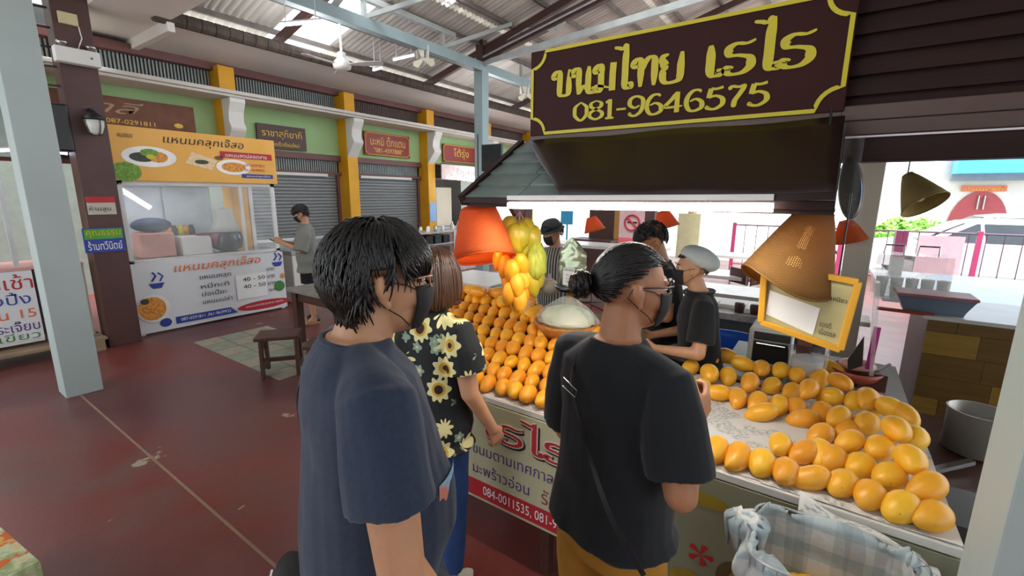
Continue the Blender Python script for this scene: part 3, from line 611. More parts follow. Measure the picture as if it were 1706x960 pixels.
text('แผ่นปิ้น 15', M_orange, b0, (X, .32, .50), R_, U_, .70, .12); text('น้อย น้ำกระเจี๊ยบ', M_purple, b0, (X, .24, .35), R_, U_, .79, .12); text('ลดา เขียว', M_grn, b0, (X, .34, .25), R_, U_, .68, .09)
text('ส', M_red, bs, (-7.418, .42, 2.38), R_, U_, .1, .16)
tube_light(on(-30, 252, 'x', -7.6), on(20, 250, 'x', -7.6), 'lit bluish tube over the breakfast stall, left of the pale column')
tube_light(on(88, 253, 'x', -7.6), on(112, 256, 'x', -7.6), 'lit bluish tube seen between the pale column and the maroon column')
rp = obj('blue_glass_sheet', MB().mm((-7.7, 1.12, 1.15), (-7.66, 1.45, 2.1)), mat('pale_blue_glass_panel', 'b7cdd2', rough=.2)); tag(rp, 'pale blue glass panel between the pale column and the maroon column', 'panel')
for i, (y, z, hgt, m, l) in enumerate(((.22, 1.07, .15, 'b0584a', 'stacked red snack boxes on the breakfast counter'), (.36, 1.07, .13, 'c9b48a', 'yellow snack box on the breakfast counter'), (.52, 1.07, .16, '2d2f45', 'dark blue snack box on the breakfast counter'), (.66, 1.07, .15, '39302c', 'dark brown snack box beside the pale column'))):
    thg('snack_box', MB().mm((-7.6, y, z), (-7.45, y+.12, z+hgt)), mat('snack_%d' % i, m, rough=.5, var=.3, scale=30), l, 'box', bevel=.004)
thg('snack_bowl', MB().lathe([(.05, 0), (.1, .05), (.11, .07), (.09, .06)], (-7.55, .45, 1.24), 18), M_red, 'red bowl of snacks above the yellow snack box', 'bowl', smooth=True)
thg('brown_pot', MB().lathe([(.06, 0), (.1, .04), (.1, .14), (.07, .16)], (-7.6, 1.28, 1.07), 18), M_wood, 'brown pot on the counter end beside the maroon column', 'pot', smooth=True)
pl = thing('wooden_pallet', 'raw wooden pallet under the breakfast stall', 'pallet', (-7.4, .6, 0))
for i in range(5): obj('plank', MB().mm((-7.15-.19*i-.15, -.9, .13), (-7.15-.19*i, 1.55, .155)), M_pallet, pl)
for y in (-.8, .3, 1.42): obj('block', MB().mm((-8.08, y, 0), (-7.15, y+.1, .13)), M_pallet, pl)
arealight((-7.8, 0, 2.05), 1.2, 10, (.9, .93, 1), .3)

# ================================================================= stone table, chair, two stools in the aisle
tb = thing('stone_table', 'grey stone-topped table with brown wooden legs in the aisle', 'table', (-4.8, 3.1, 0))
obj('tabletop', MB().mm((-5.6, 3.0, .68), (-4.0, 3.75, .73)), mat('grey_stone_top', '83807a', rough=.35, var=.15, scale=12), tb, bevel=.008)
for x, y in ((-5.5, 3.08), (-4.1, 3.08), (-5.5, 3.66), (-4.1, 3.66)): obj('leg', MB().mm((x-.05, y-.05, 0), (x+.05, y+.05, .68)), M_wood, tb, bevel=.006)
for y in (3.08, 3.66): obj('apron', MB().mm((-5.46, y-.02, .56), (-4.14, y+.02, .68)), M_wood, tb)
def stool(x, y, rzv, label):
    t = thing('wooden_stool', label, 'stool', (x, y, 0), rzv)
    obj('seat', MB().mm((-.21, -.16, .40), (.21, .16, .44)), M_wood, t, local=True, bevel=.008)
    for sx in (-1, 1):
        x0 = sx*.17
        pr = [(-.15, .40), (-.17, 0), (-.10, 0), (-.09, .10), (-.05, .13), (.05, .13), (.09, .10), (.10, 0), (.17, 0), (.15, .40), (.07, .40), (.08, .24), (0, .33), (-.08, .24), (-.07, .40)]
        # arched end panel: two legs and an arched brace
        mb = MB()
        for s in (-1, 1):
            mb.poly([(x0, s*.17, 0), (x0, s*.10, 0), (x0, s*.07, .26), (x0, s*.04, .35), (x0, 0, .37), (x0, 0, .40), (x0, s*.15, .40)], (1, 0, 0), .03)
        mb.poly([(x0, -.11, .07), (x0, .11, .07), (x0, .10, .13), (x0, 0, .10), (x0, -.10, .13)], (1, 0, 0), .03)
        obj('side_panel', mb, M_wood, t, local=True, bevel=.003)
    obj('stretcher', MB().mm((-.17, -.02, .13), (.19, .02, .17)), M_wood, t, local=True)
stool(-4.72, 2.40, .9, 'dark brown wooden stool with arched sides, nearer the floor tiles')
stool(-4.05, 2.55, .75, 'dark brown wooden stool tucked beside the table, behind the man in navy')
wc = thing('plastic_chair', 'white plastic chair standing behind the stone table', 'chair', (-5.2, 4.25, 0))
obj('seat', MB().mm((-5.42, 4.05, .42), (-5.0, 4.45, .45)), M_white, wc, bevel=.01)
obj('backrest', MB().mm((-5.42, 4.42, .45), (-5.0, 4.46, .86)), M_white, wc, bevel=.01)
for x in (-5.4, -5.02):
    for y in (4.07, 4.43): obj('leg', MB().bar((x, y, .43), (x*1.005, y, 0), .035, .035), M_white, wc)
fz = thing('chest_freezer', 'white chest freezer under the half-open shutter', 'freezer', (-7.9, 4.6, 0))
obj('body', MB().mm((-8.1, 4.2, 0), (-7.55, 5.1, .86)), M_white, fz, bevel=.02); obj('lid', MB().mm((-8.12, 4.18, .86), (-7.53, 5.12, .93)), mat('grey_freezer_lid', '9da1a0', rough=.4), fz, bevel=.01)
thg('blue_bin', MB().mm((-8.0, 5.2, 0), (-7.6, 5.7, 1.05)), mat('navy_plastic', '232a4a', rough=.5), 'navy blue bin beside the white freezer', 'bin', bevel=.03)
# steel racks and clutter before the third pillar
rk = thing('steel_rack', 'steel shelf rack with dark goods in front of the third pillar', 'rack', (-7.2, 7.2, 0))
for x in (-7.4, -6.9):
    for y in (6.5, 7.6): obj('upright', MB().mm((x-.015, y-.015, 0), (x+.015, y+.015, 1.15)), M_alu, rk)
for z in (.3, .6, .85, 1.1): obj('shelf', MB().mm((-7.42, 6.48, z), (-6.88, 7.62, z+.02)), M_alu, rk)
for i in range(12):
    z = (.32, .62, .87)[i % 3]; thg('bottle_crate', MB().mm((-7.35, 6.55+.26*(i//3), z), (-6.95, 6.75+.26*(i//3), z+.17)), M_dark if i % 2 else mat('dark_green_bottle', '30403a', rough=.3), 'dark crate on the steel rack', 'crate', 'dark crates on the steel rack', bevel=.01)
for i in range(9): thg('condiment_jar', MB().lathe([(.03, 0), (.04, .02), (.035, .09), (.02, .12)], (-7.1+.1*(i % 2), 6.58+.11*i, 1.12), 10), [M_white, M_steel, M_gold, M_dish][i % 4], 'small jar on top of the steel rack', 'jar', 'jars on top of the steel rack', True)
# fourth shop, open: counter with pale cloths and crockery
s4 = thing('open_shop_counter', 'open shop counter draped in pale printed cloth under the pink banner', 'counter', (-8.0, 9.4, 0))
obj('counter', MB().mm((-8.2, 8.5, 0), (-7.7, 10.3, 1.0)), mat('pale_printed_cloth', 'c9b4b4', rough=.8, var=.3, scale=16), s4)
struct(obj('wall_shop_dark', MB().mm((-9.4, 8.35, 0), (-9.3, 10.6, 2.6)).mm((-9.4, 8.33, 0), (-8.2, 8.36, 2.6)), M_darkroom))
for i in range(14): thg('pale_bottle', MB().lathe([(.04, 0), (.05, .03), (.05, .14), (.02, .2), (.02, .24)], (-7.85-.12*(i % 2), 8.6+.12*i, 1.0), 10), [M_white, M_dish, mat('pale_pink_plastic', 'd8a8a8'), M_cream][i % 4], 'pale bottle on the open shop counter', 'bottle', 'pale bottles on the open shop counter', True)
thg('white_cabinet', MB().mm((-9.28, 9.3, 1.03), (-9.05, 9.9, 2.1)), M_cream, 'pale cabinet deep inside the open fourth shop', 'cabinet')
# hanging black screen by the post
tv = thing('hanging_screen', 'black screen hung on the blue-grey post', 'screen', on(820, 262, 'y', 6.6))
c0 = on(820, 262, 'y', 6.6)
obj('casing', MB().mm((c0.x-.22, c0.y-.03, c0.z-.24), (c0.x+.22, c0.y+.03, c0.z+.22)), M_dark, tv, bevel=.008)
obj('panel', MB().mm((c0.x-.205, c0.y-.034, c0.z-.22), (c0.x+.205, c0.y-.031, c0.z+.2)), mat('dark_screen_glass', '23272b', rough=.15), tv)
obj('bracket', MB().bar((c0.x, c0.y, c0.z), (-5.75, 7.27, c0.z), .05, .05), M_dark, tv)
# ================================================================= mango kiosk
KY = 2.09                                           # plane of the signboard
kiosk = thing('mango_kiosk', 'dark brown kiosk with a shingled roof over the mango counter', 'kiosk', (-.5, 2.2, 0))
def zK(u, v, y=KY): return on(u, v, 'y', y).z
eL, eR = -1.385, .0; EY, EZ = 1.62, 1.885; TY, TZ = 2.09, 2.165
n = 5; roofp = obj('roof_slope',
    MB().add([(eL, EY, EZ-.02), (eR, EY, EZ-.02), (eR, TY, TZ-.02), (eL, TY, TZ-.02), (eL, EY, EZ-.035), (eR, EY, EZ-.035), (eR, TY, TZ-.035), (eL, TY, TZ-.035)], [(0, 1, 2, 3), (7, 6, 5, 4), (0, 4, 5, 1), (0, 3, 7, 4), (1, 5, 6, 2), (2, 6, 7, 3)]), M_kiosk, kiosk)
# shingles: rows of single pieces on the slope
sl = Vector((0, TY-EY, TZ-EZ)); nrm = Vector((0, -sl.z, sl.y)).normalized()
shm = None
for r in range(n):
    p0 = Vector((0, EY, EZ))+sl*(r/n)-sl*.02; p1 = Vector((0, EY, EZ))+sl*((r+1)/n)+sl*.04
    xs = [eL]
    while xs[-1] < eR-.05: xs.append(min(eR, xs[-1]+random.uniform(.26, .34)))
    for a, b in zip(xs, xs[1:]):
        q = MB(); a2, b2 = a+.002, b-.002
        A = [Vector((a2, 0, 0))+p0+nrm*.004, Vector((b2, 0, 0))+p0+nrm*.004, Vector((b2, 0, 0))+p1-nrm*.008, Vector((a2, 0, 0))+p1-nrm*.008]
        q.loft([A, [v+nrm*.012 for v in A]]); obj('shingle', q, M_shingle, roofp)
obj('eave_fascia', MB().mm((eL-.01, EY-.02, EZ-.022), (eR, EY, EZ+.006)), M_kiosk, kiosk, bevel=.003)
obj('rake_board', MB().bar((eL-.012, EY-.02, EZ-.01), (eL-.012, TY, TZ-.0), .03, .05), M_kiosk, kiosk)
# mansard behind the sign, lapped courses
zt0 = zK(1500, 178); zb0 = zK(1500, 228); zb1 = zK(1500, 269)
ms_ = MB().mm((-1.31, 2.15, 2.17), (-.02, 2.2, 2.58)).mm((-.02, 2.15, 2.17), (1.9, 2.2, 3.3))
mansard = obj('mansard_wall', ms_, M_kiosk, kiosk)
z = 2.19; r = 0
while z < 3.25:
    xa = -1.36+.015*(r % 2) if z < 2.56 else -.02
    xs = [xa]
    while xs[-1] < 1.85: xs.append(min(1.9, xs[-1]+random.uniform(.5, .8)))
    for a, b in zip(xs, xs[1:]):
        R = MB(); A = [(a+.001, 2.125, z), (b-.001, 2.125, z), (b-.001, 2.15, z+.085), (a+.001, 2.15, z+.085)]
        R.loft([A, [(x, y+.012, zz) for x, y, zz in A]]); obj('shingle', R, M_kiosk, mansard)
    z += .068; r += 1
M_trim = mat('weathered_brown_trim', '5a4740', rough=.5, var=.15, scale=4)
zf0, zf1 = zK(1150, 203), zK(1150, 222)
obj('trim_board', MB().mm((-1.34, 2.07, 2.165), (-.02, 2.13, 2.205)), M_trim, kiosk, bevel=.003)
obj('trim_board', MB().mm((-.02, 2.07, zK(1500, 197)), (1.9, 2.13, zK(1500, 171))), M_trim, kiosk, bevel=.003)
obj('trim_board', MB().mm((-.02, 2.06, zK(1500, 223)), (1.9, 2.13, zK(1500, 199))), M_trim, kiosk, bevel=.003)
obj('lintel_beam', MB().mm((.0, 2.04, zb1), (1.9, 2.14, zb0)), M_kiosk, kiosk, bevel=.003)
obj('edge_plastic', MB().mm((.0, 2.03, zb0-.002), (1.9, 2.045, zb0+.004)), mat('shiny_plastic_edge', 'e6dfe6', rough=.15), kiosk)
# awning sheet over the slope
aw = MB()
tl_, tr_ = on(885, 243, 'y', 2.05), on(1406, 207, 'y', 2.05); bl_, br_ = on(938, 328, 'y', 1.60), on(1391, 330, 'y', 1.60)
tl_.z += .0; bl_.z = br_.z = EZ+.005
def awf(a, b):
    p = (tl_*(1-a)+tr_*a)*b+(bl_*(1-a)+br_*a)*(1-b); return p+Vector((0, -.03, .02))+Vector((0, -.006*math.sin(a*9+b*3), .004*math.sin(a*14)))
aw.grid(awf, 30, 8); a_ = obj('awning_sheet', aw, M_tarp, None, smooth=True, solid=.004); tag(a_, 'dark brown awning sheet stretched down the kiosk roof below the signboard', 'awning')
# eave corner drop of the sheet
obj('drop_hem', MB().grid(lambda a, b: awf(a, 0)+Vector((0, -.004, -.02*b)), 30, 1), M_tarp, a_, solid=.004)
# signboard
SBy = 2.06
sBL, sTL, sBR, sTR = on(883, 229, 'y', SBy), on(883, 88, 'y', SBy), on(1408, 182, 'y', SBy), on(1432, -12, 'y', SBy)
sx0, sx1 = sBL.x, sTR.x; sz0, sz1 = sBL.z, sTL.z
sx1 = (sBR.x+sTR.x)/2; sz0 = (sBL.z+sBR.z)/2
sg = thing('kiosk_signboard', 'large maroon signboard with yellow lettering and notched yellow border on the kiosk', 'sign', ((sx0+sx1)/2, SBy, sz0))
obj('board', MB().mm((sx0, SBy, sz0), (sx1, SBy+.04, sz1)), M_signb, sg, bevel=.003)
bx0, bx1, bz0, bz1 = sx0+.012, sx1-.012, sz0+.008, sz1-.008; c = .075; pts = []
for (cx_, cz_, a0, s) in ((bx0, bz0, 0, 0), (bx1, bz0, 90, 0), (bx1, bz1, 180, 0), (bx0, bz1, 270, 0)):
    rng = {0: (90, 0), 90: (180, 90), 180: (270, 180), 270: (360, 270)}[a0]
    for q in range(8):
        a = math.radians(rng[0]+(rng[1]-rng[0])*q/7); pts.append((cx_+c*math.cos(a), SBy-.002, cz_+c*math.sin(a)))
bw = .0075; ring = []
m = len(pts)
for i in range(m):
    p = Vector(pts[i]); d = (Vector(pts[(i+1) % m])-Vector(pts[i-1])).normalized(); t = Vector((d.z, 0, -d.x))
    ring.append([p+t*bw, p-t*bw, p-t*bw+Vector((0, -.003, 0)), p+t*bw+Vector((0, -.003, 0))])
ring.append(ring[0]); obj('border', MB().loft(ring, caps=False), M_gold, sg)
def sq(u0, v0, u1, v1, hh):   # lettering quad from pixel baseline points
    a, b = on(u0, v0, 'y', SBy-.001), on(u1, v1, 'y', SBy-.001); return (a, b, a+Vector((0, 0, hh)))
h1 = on(930, 120, 'y', SBy).z-on(930, 163, 'y', SBy).z
pen('ขนมไทย', M_gold, sg, sq(921, 163, 1139, 136, h1), thick=.26, thin=.10)
h2 = on(1180, 78, 'y', SBy).z-on(1180, 130, 'y', SBy).z
pen('เรไร', M_gold, sg, sq(1172, 130, 1357, 107, h2), thick=.30, thin=.09)
h3 = on(975, 172, 'y', SBy).z-on(975, 202, 'y', SBy).z
pen('081-9646575', M_gold, sg, sq(955, 202, 1281, 174, h3), thick=.25, thin=.11)
# main tube under the eave
pA, pB = on(848, 342, 'y', 1.56), on(1288, 346, 'y', 1.56)
tube_light(pA, pB, 'long bright tube light under the kiosk eave above the mangoes', mat('lit_bright_tube', 'ffffff', emit=22, ecol='fff8ee'), r=.014)
arealight((pA+pB)/2+Vector((0, .03, -.03)), 1.1, 9, (1, .95, .85), .05)
# kiosk posts
def kpost(u, v, y, w_, z0, z1, m=M_mar2):
    x = on(u, v, 'y', y).x; return obj('post', MB().mm((x-w_/2, y-w_/2, z0), (x+w_/2, y+w_/2, z1)), m, kiosk, bevel=.004)
kpost(871, 450, 2.66, .09, .0, 2.17); kpost(1085, 360, 5.6, .12, 0, 2.35); kpost(1338, 590, 2.95, .07, 0, 2.17)
obj('brace', MB().bar((on(842, 345, 'y', 2.4).x, 2.4, 1.9), (on(866, 380, 'y', 2.6).x, 2.6, 1.72), .03, .04), M_wood, kiosk)
obj('back_beam', MB().mm((-1.5, 5.55, 2.25), (1.2, 5.65, 2.4)), M_mar2, kiosk); obj('back_roof', MB().mm((-1.35, 2.2, 2.4), (1.9, 5.7, 2.44)), M_kiosk, kiosk)
# pale concrete posts
column(.19, 4.55, .17, 2.39, M_cream)
struct(obj('column', MB().mm((.3625, 1.25, 0), (.58, 1.45, 4.5)), M_lgrey, bevel=.006))

# ================================================================= mango counter
CT = .892; CX0, CX1, CY0, CY1 = -2.45, .43, 1.70, 2.66
ct = thing('mango_counter', 'long white-edged display counter carrying the mangoes', 'counter', (-1, 2.1, 0))
obj('top_board', MB().mm((CX0, CY0, CT-.03), (CX1, CY1, CT)), mat('white_board_edge', 'd6d5cf', rough=.6), ct, bevel=.003)
obj('front_panel', MB().mm((CX0+.02, CY0+.015, .285), (CX1-.01, CY0+.03, CT-.03)), mat('old_ply_panel', '6f6a55', rough=.7), ct)
for x in (CX0+.05, -1.0, CX1-.05):
    for y in (CY0+.06, CY1-.05): obj('leg', MB().mm((x-.025, y-.025, 0), (x+.025, y+.025, CT-.03)), M_wood, ct)
obj('sloping_shelf', MB().add([(-2.4, 1.84, CT), (-.72, 1.84, CT), (-.72, 2.62, CT), (-2.4, 2.62, CT), (-2.4, 2.62, CT+.27), (-.90, 2.62, CT+.27)], [(0, 3, 2, 1), (0, 1, 5, 4), (3, 4, 5, 2), (0, 4, 3), (1, 2, 5)]), _M['old_ply_panel'], ct)
def paper(x0, x1, y0, y1, z, seed, label, drop=.0):
    def fn(a, b):
        x = x0+(x1-x0)*a; y = y0+(y1-y0)*b; zz = z+.004*noise.noise(Vector((x*9+seed, y*9, 0)))+.003
        return (x, y, max(zz, z+.001))
    o = obj('newspaper_sheet', MB().grid(fn, 24, 14), M_news, None, solid=.001); tag(o, label, 'newspaper'); return o
M_news = mat('printed_newsprint', 'd4d3cf', rough=.85, bump=.2, bscale=14)
def _news():
    k = NT(M_news); tc = k.n('TexCoord'); P = tc.outputs['Object']
    mp = k.n('Mapping'); mp.inputs['Scale'].default_value = (60, 190, 1); k.l(P, mp.inputs[0])
    a = k.noise(mp.outputs[0], 1., 2); b = k.noise(P, 7, 2)
    ink = k.math('MULTIPLY', k.ramp(a, [(.5, '000000'), (.56, 'ffffff')]), k.ramp(b, [(.52, '000000'), (.56, 'ffffff')]))
    k.l(k.mix(k.math('MULTIPLY', ink, .6), 'd4d3cf', '5b5d60'), k.b.inputs['Base Color'])
_news()
paper(-.62, -.08, 1.72, 2.5, CT, 1, 'newspaper spread on the bare middle of the counter'); paper(-.1, .43, 1.71, 2.64, CT+.002, 5, 'newspaper under the mangoes at the counter\'s right end')
paper(-1.5, -.64, 1.705, 1.86, CT, 9, 'newspaper strip along the front edge under the left heap')
# banner on the front
bn = obj('counter_banner', MB().mm((-1.66, CY0-.004, .285), (-.52, CY0+.012, CT-.035)), mat('pale_olive_banner', 'b9b795', rough=.5, var=.05)); tag(bn, 'pale banner with red lettering and a red phone number strip on the counter front', 'banner')
Y = CY0-.005
def bq(u0, v0, u1, v1, hh): a, b = on(u0, v0, 'y', Y), on(u1, v1, 'y', Y); return a, b, a+Vector((0, 0, hh))
zb = .68
for g, m, th in ((.020, M_blk, .0005), (.012, mat('white_outline_print', 'd8d2c0'), .001), (.0, M_red, .0015)):
    off = Vector((.008, 0, -.006)) if m is M_blk else Vector((0, 0, 0))
    pen('เรไร', m, bn, (Vector((-1.36, Y, zb))+off, Vector((-.84, Y, zb-.01))+off, Vector((-1.36, Y, zb+.10))+off), thick=.28, thin=.12, grow=g/2, th=th, name='lettering')
XR = (1, 0, 0)
text('ขนมตามเทศกาล หมี่กรอบ', M_purple, bn, (-1.43, Y, .555), XR, U_, .78, .07, lift=.001); text('มะพร้าวอ่อน', M_purple, bn, (-1.43, Y, .44), XR, U_, .36, .07, lift=.001); text('รับจัดกระเช้า', mat('plum_print', '8a3a4a'), bn, (-1.0, Y, .43), XR, U_, .42, .085, lift=.001)
rs = obj('phone_strip', MB().mm((-1.66, Y-.001, .30), (-.52, Y, .40)), M_red, bn); text('084-0011535, 081-9646575, 081-4578', M_wpaper, rs, (-1.36, Y-.002, .32), XR, U_, .86, .06, lift=.001)
# food print on the right part of the front
fp = obj('fruit_print_banner', MB().mm((-.51, CY0-.004, .2), (CX1, CY0+.012, CT-.035)), mat('grey_green_print_banner', '7d7f68', rough=.5, col2='8b8a72', scale=2)); tag(fp, 'faded grey-green banner printed with fruit on the counter\'s right front', 'banner')
def fdisc(x, z, rx, rz_, m, lift, nm='fruit_picture'):
    return obj(nm, MB().add([(x+rx*math.cos(2*PI*i/20), Y-lift, z+rz_*math.sin(2*PI*i/20)) for i in range(20)], [tuple(range(20))]), m, fp)
mp1 = mat('printed_mango', '9a8328', rough=.5, var=.25, scale=12); mp2 = mat('printed_brown_basket', '5a4a2c', rough=.5, var=.3, scale=14)
for i, (x, z, a, b, m) in enumerate(((-.40, .74, .07, .035, mp1), (-.28, .76, .09, .03, mp1), (-.14, .47, .07, .08, mp2), (-.12, .47, .045, .05, mp1), (-.30, .38, .08, .05, mp1), (.05, .5, .06, .05, mp1), (.24, .52, .08, .07, mp2), (.3, .5, .06, .05, mp1))): fdisc(x, z, a, b, m, .001+.0003*i)
st_ = MB()
for k_ in range(5):
    a = k_*2*PI/5; st_.add([(-.27, Y-.002, .52), (-.27+.045*math.cos(a-.3), Y-.002, .52+.045*math.sin(a-.3)), (-.27+.05*math.cos(a), Y-.002, .52+.05*math.sin(a)), (-.27+.045*math.cos(a+.3), Y-.002, .52+.045*math.sin(a+.3))], [(0, 1, 2, 3)])
obj('red_flower_picture', st_, M_red, fp)

# ================================================================= mangoes
def mango_mesh(L=.122, W=.083, Hh=.076, beak=.012, fat=.0, nm='mango'):
    mb = MB(); n = 18; m = 13; rings = []
    for i in range(m+1):
        t = i/m; th = PI*min(max(t, .018), .982); y = -math.cos(th)*L/2; r = math.sin(th)**(.86)
        r *= 1-.20*max(0, t-.45)*1.6+fat*(.5-t)*.3
        bx = beak*(t-.35)**2*2.2 if t > .35 else 0
        rings.append([Vector((math.cos(2*PI*k/n)*W/2*r+bx*1.6, y, math.sin(2*PI*k/n)*Hh/2*r-bx*.5)) for k in range(n)])
    return mb.loft(rings)
mproto = []
for (L, W, Hh, bk, ft) in ((.122, .082, .076, .014, 0), (.116, .086, .08, .008, .3), (.130, .080, .074, .022, .1), (.110, .085, .08, .010, .5)):
    for mm_ in (M_mango, M_mangor):
        me = obj('mango', mango_mesh(L, W, Hh, bk, ft), mm_, None, smooth=True); mproto.append(me.data); bpy.data.objects.remove(me)
def mango(p, yaw, pitch, roll, label, group, which=0, s=1.):
    o = bpy.data.objects.new('mango', mproto[which % len(mproto)]); COL.objects.link(o)
    o.matrix_basis = Matrix.Translation(p)@Matrix.Rotation(yaw, 4, 'Z')@Matrix.Rotation(pitch, 4, 'X')@Matrix.Rotation(roll, 4, 'Y')@Matrix.Scale(s, 4)
    tag(o, label, 'mango', group); return o
# left heap: courses up the sloping shelf
rows = 9; slope = .27/.78
for r in range(rows):
    y = 1.765+r*.098; zz = CT+.042 if r == 0 else CT+.046+max(0, (y-1.84))*slope
    ncol = 21; x0 = -2.38+(.04 if r % 2 else 0)
    for c in range(ncol):
        x = x0+c*.084
        if x > -.60-.02*r: continue
        if r >= 7 and x > -1.1: continue
        if r >= 8 and x > -1.6: continue
        zx = zz if r == 0 else CT+.05+(zz-CT-.05)*min(1, max(0, (-.60-x)/.26))
        g = ('ripe mango in the front row of the left heap, tip towards the aisle', 'front row of the left mango heap') if r == 0 else (('ripe mango high up at the back of the left heap', 'back rows of the left mango heap') if r > 5 else ('ripe mango in the middle courses of the left sloping heap', 'middle courses of the left mango heap'))
        ORD = ('front', 'second', 'third', 'fourth', 'fifth', 'sixth', 'seventh', 'eighth', 'topmost')[r]
        side = 'left' if x < -1.35 else 'right'
        g = ('ripe mango in the %s row of the left heap, towards its %s end' % (ORD, side), '%s row of the left heap, %s end' % (ORD, side))
        mango(Vector((x+random.uniform(-.008, .008), y+random.uniform(-.008, .008), zx+random.uniform(0, .008)+(.012 if r else 0))), math.atan2(x, -y)-.15+random.uniform(-.22, .22), -.12+random.uniform(-.15, .1), random.uniform(-.4, .4), g[0], g[1], random.randrange(8)//2*2, random.uniform(.92, 1.08))
for (x, y, z_) in ((-2.1, 2.5, 1.22), (-1.98, 2.42, 1.24), (-1.86, 2.5, 1.23), (-1.75, 2.4, 1.20), (-1.62, 2.48, 1.20), (-1.5, 2.4, 1.16), (-2.25, 2.4, 1.2)):
    mango(Vector((x, y, z_)), random.uniform(0, 6), 0, 0, 'ripe mango lying loose on the crest of the left heap', 'loose mangoes on the crest of the left heap', 0, 1.1)
# right heap: each mango where it lies (crop coordinates of the photo, size, layer)
A, B, C_, D_, E_ = CT+.040, CT+.072, CT+.105, CT+.14, CT+.17
RM = [(75,125,A,-.2),(150,85,B,.9),(220,80,B,1.5),(283,112,B,1.5),(150,150,B,.6),(225,160,A,.2),(358,130,B,.1),(312,185,B,.15),(435,140,B,.0),(120,205,A,.1),(180,228,A,-1.2),(265,247,A,.3),
 (400,200,A,-.6),(345,262,A,.1),(502,155,B,.2),(480,222,A,-.3),(548,210,C_,-.15),(430,275,A,.2),(360,305,A,-1.0),(630,125,B,1.4),(675,185,C_,.95),(628,242,B,-1.3),(590,170,B,.2),(500,285,A,.4),
 (525,330,A,-1.05),(735,262,B,-.4),(785,250,C_,.2),(670,328,B,-.2),(778,350,B,-.3),(880,290,C_,1.2),(900,375,D_,.8),(595,395,A,-.4),(712,422,B,-.5),(830,450,B,-.2),(955,495,C_,.5),(965,410,C_,.2),
 (435,435,A,-.1),(530,465,A,-.5),(640,490,A,-.2),(752,520,A,-.3),(870,563,A+.01,-.4),(1025,605,B,-.5),(178,460,A,-.35),(268,485,A,-.3),(360,510,A,-.25),(458,543,A,-.2),(555,568,A,-.9),(680,590,A,-.3),
 (790,637,A,-.2),(915,685,A,-.4),(1045,722,A,-.6),(603,310,A,.2),(820,275,B,.3),(930,310,C_,.9),(540,140,A,.5),(700,380,A,0),(600,470,A,.3)]
LAB = {42: 'mango at the left end of the front row on the right counter', 50: 'mango at the front right corner of the counter', 49: 'large speckled mango next to the right corner of the front row', 18: 'mango lying lengthwise on bare newspaper, tip pointing left', 24: 'elongated mango lying at the heap\'s inner edge with its tip to the left', 20: 'long mango lying across the crown of the right heap', 16: 'tall mango standing tip down in the middle of the right heap', 30: 'big mango high on the right edge of the right heap', 2: 'pale yellow mango at the back beside the vendor\'s tray', 43: 'second mango from the left end of the right front row', 46: 'mango lying aslant in the front row just left of the bunched cloth', 34: 'elongated mango on the right edge of the heap, above the corner pair', 41: 'mango on the right edge just above the corner mango'}
for i, (X_, Y_, z_, ya) in enumerate(RM):
    p = on(1120+X_/2.4, 560+Y_/2.4, 'z', z_)
    if i < 19: g = (('ripe mango in the rearmost row on the right counter', 'rearmost row on the right counter') if Y_ <= 140 else (('ripe mango in the second row from the back, right counter', 'second back row on the right counter') if Y_ < 195 else ('ripe mango at the rear edge of the bare newspaper, right counter', 'mangoes along the bare newspaper')))
    elif 42 <= i <= 50: g = ('ripe mango in the middle of the front row of the right counter', 'front row on the right counter')
    elif Y_ > 430: g = ('ripe mango in the course just behind the front row, right heap', 'second course of the right heap')
    elif Y_ > 300: g = ('ripe mango in the middle of the right heap', 'middle of the right heap')
    else: g = ('ripe mango at the back of the right heap near the small red basin', 'back of the right heap')
    lab = LAB.get(i, g[0])
    # lying ones point along their own long side, the others tip down towards the aisle
    yaw = math.atan2(p.x, -p.y)+.05+(ya if abs(ya) > .85 else ya*.5)+random.uniform(-.12, .12)
    near = 1.15 if X_ > 560 or Y_ > 420 else 1.1
    mango(p, yaw, -.15+random.uniform(-.12, .12), random.uniform(-.5, .5), lab, g[1], 1+2*random.randrange(4), near*random.uniform(.94, 1.04))

# ================================================================= hanging mangoes, net bags, lamps over the left heap
M_string = mat('pink_string', 'd89a9a', rough=.7)
hb = at(868, 372, 2.35)
def hang(u, v, d, m, s, group, label, yaw=0., pit=-1.4):
    p = at(u, v, d); me = obj('mango', mango_mesh(.13, .085, .08, .014), m, None, smooth=True); me.matrix_basis = Matrix.Translation(p)@Matrix.Rotation(yaw, 4, 'Z')@Matrix.Rotation(pit, 4, 'X')@Matrix.Scale(s, 4)
    tag(me, label, 'mango', group)
for (u, v, d) in ((833, 432, 2.3), (843, 445, 2.25), (853, 452, 2.22), (868, 440, 2.25), (862, 475, 2.22), (850, 490, 2.24), (867, 500, 2.24), (848, 472, 2.28), (872, 462, 2.28), (860, 505, 2.3), (872, 482, 2.3)):
    hang(u, v, d, M_mango, .92, 'ripe mangoes hanging in the bundle', 'ripe mango in the hanging bundle beside the orange lamp', random.uniform(0, 6), -1.4+random.uniform(-.3, .3))
for (u, v, d) in ((850, 385, 2.3), (858, 398, 2.27), (868, 395, 2.27), (878, 388, 2.3), (886, 400, 2.3), (872, 412, 2.32)):
    hang(u, v, d, M_mgreen, 1.2, 'green mangoes hanging on the kiosk post', 'large green-yellow mango hanging high beside the kiosk post', random.uniform(0, 6), -1.45)
for (u, v) in ((884, 470), (892, 455)): hang(u, v, 2.3, M_mgreen, 1.15, 'green mangoes under the green net', 'green mango hanging in the green net')
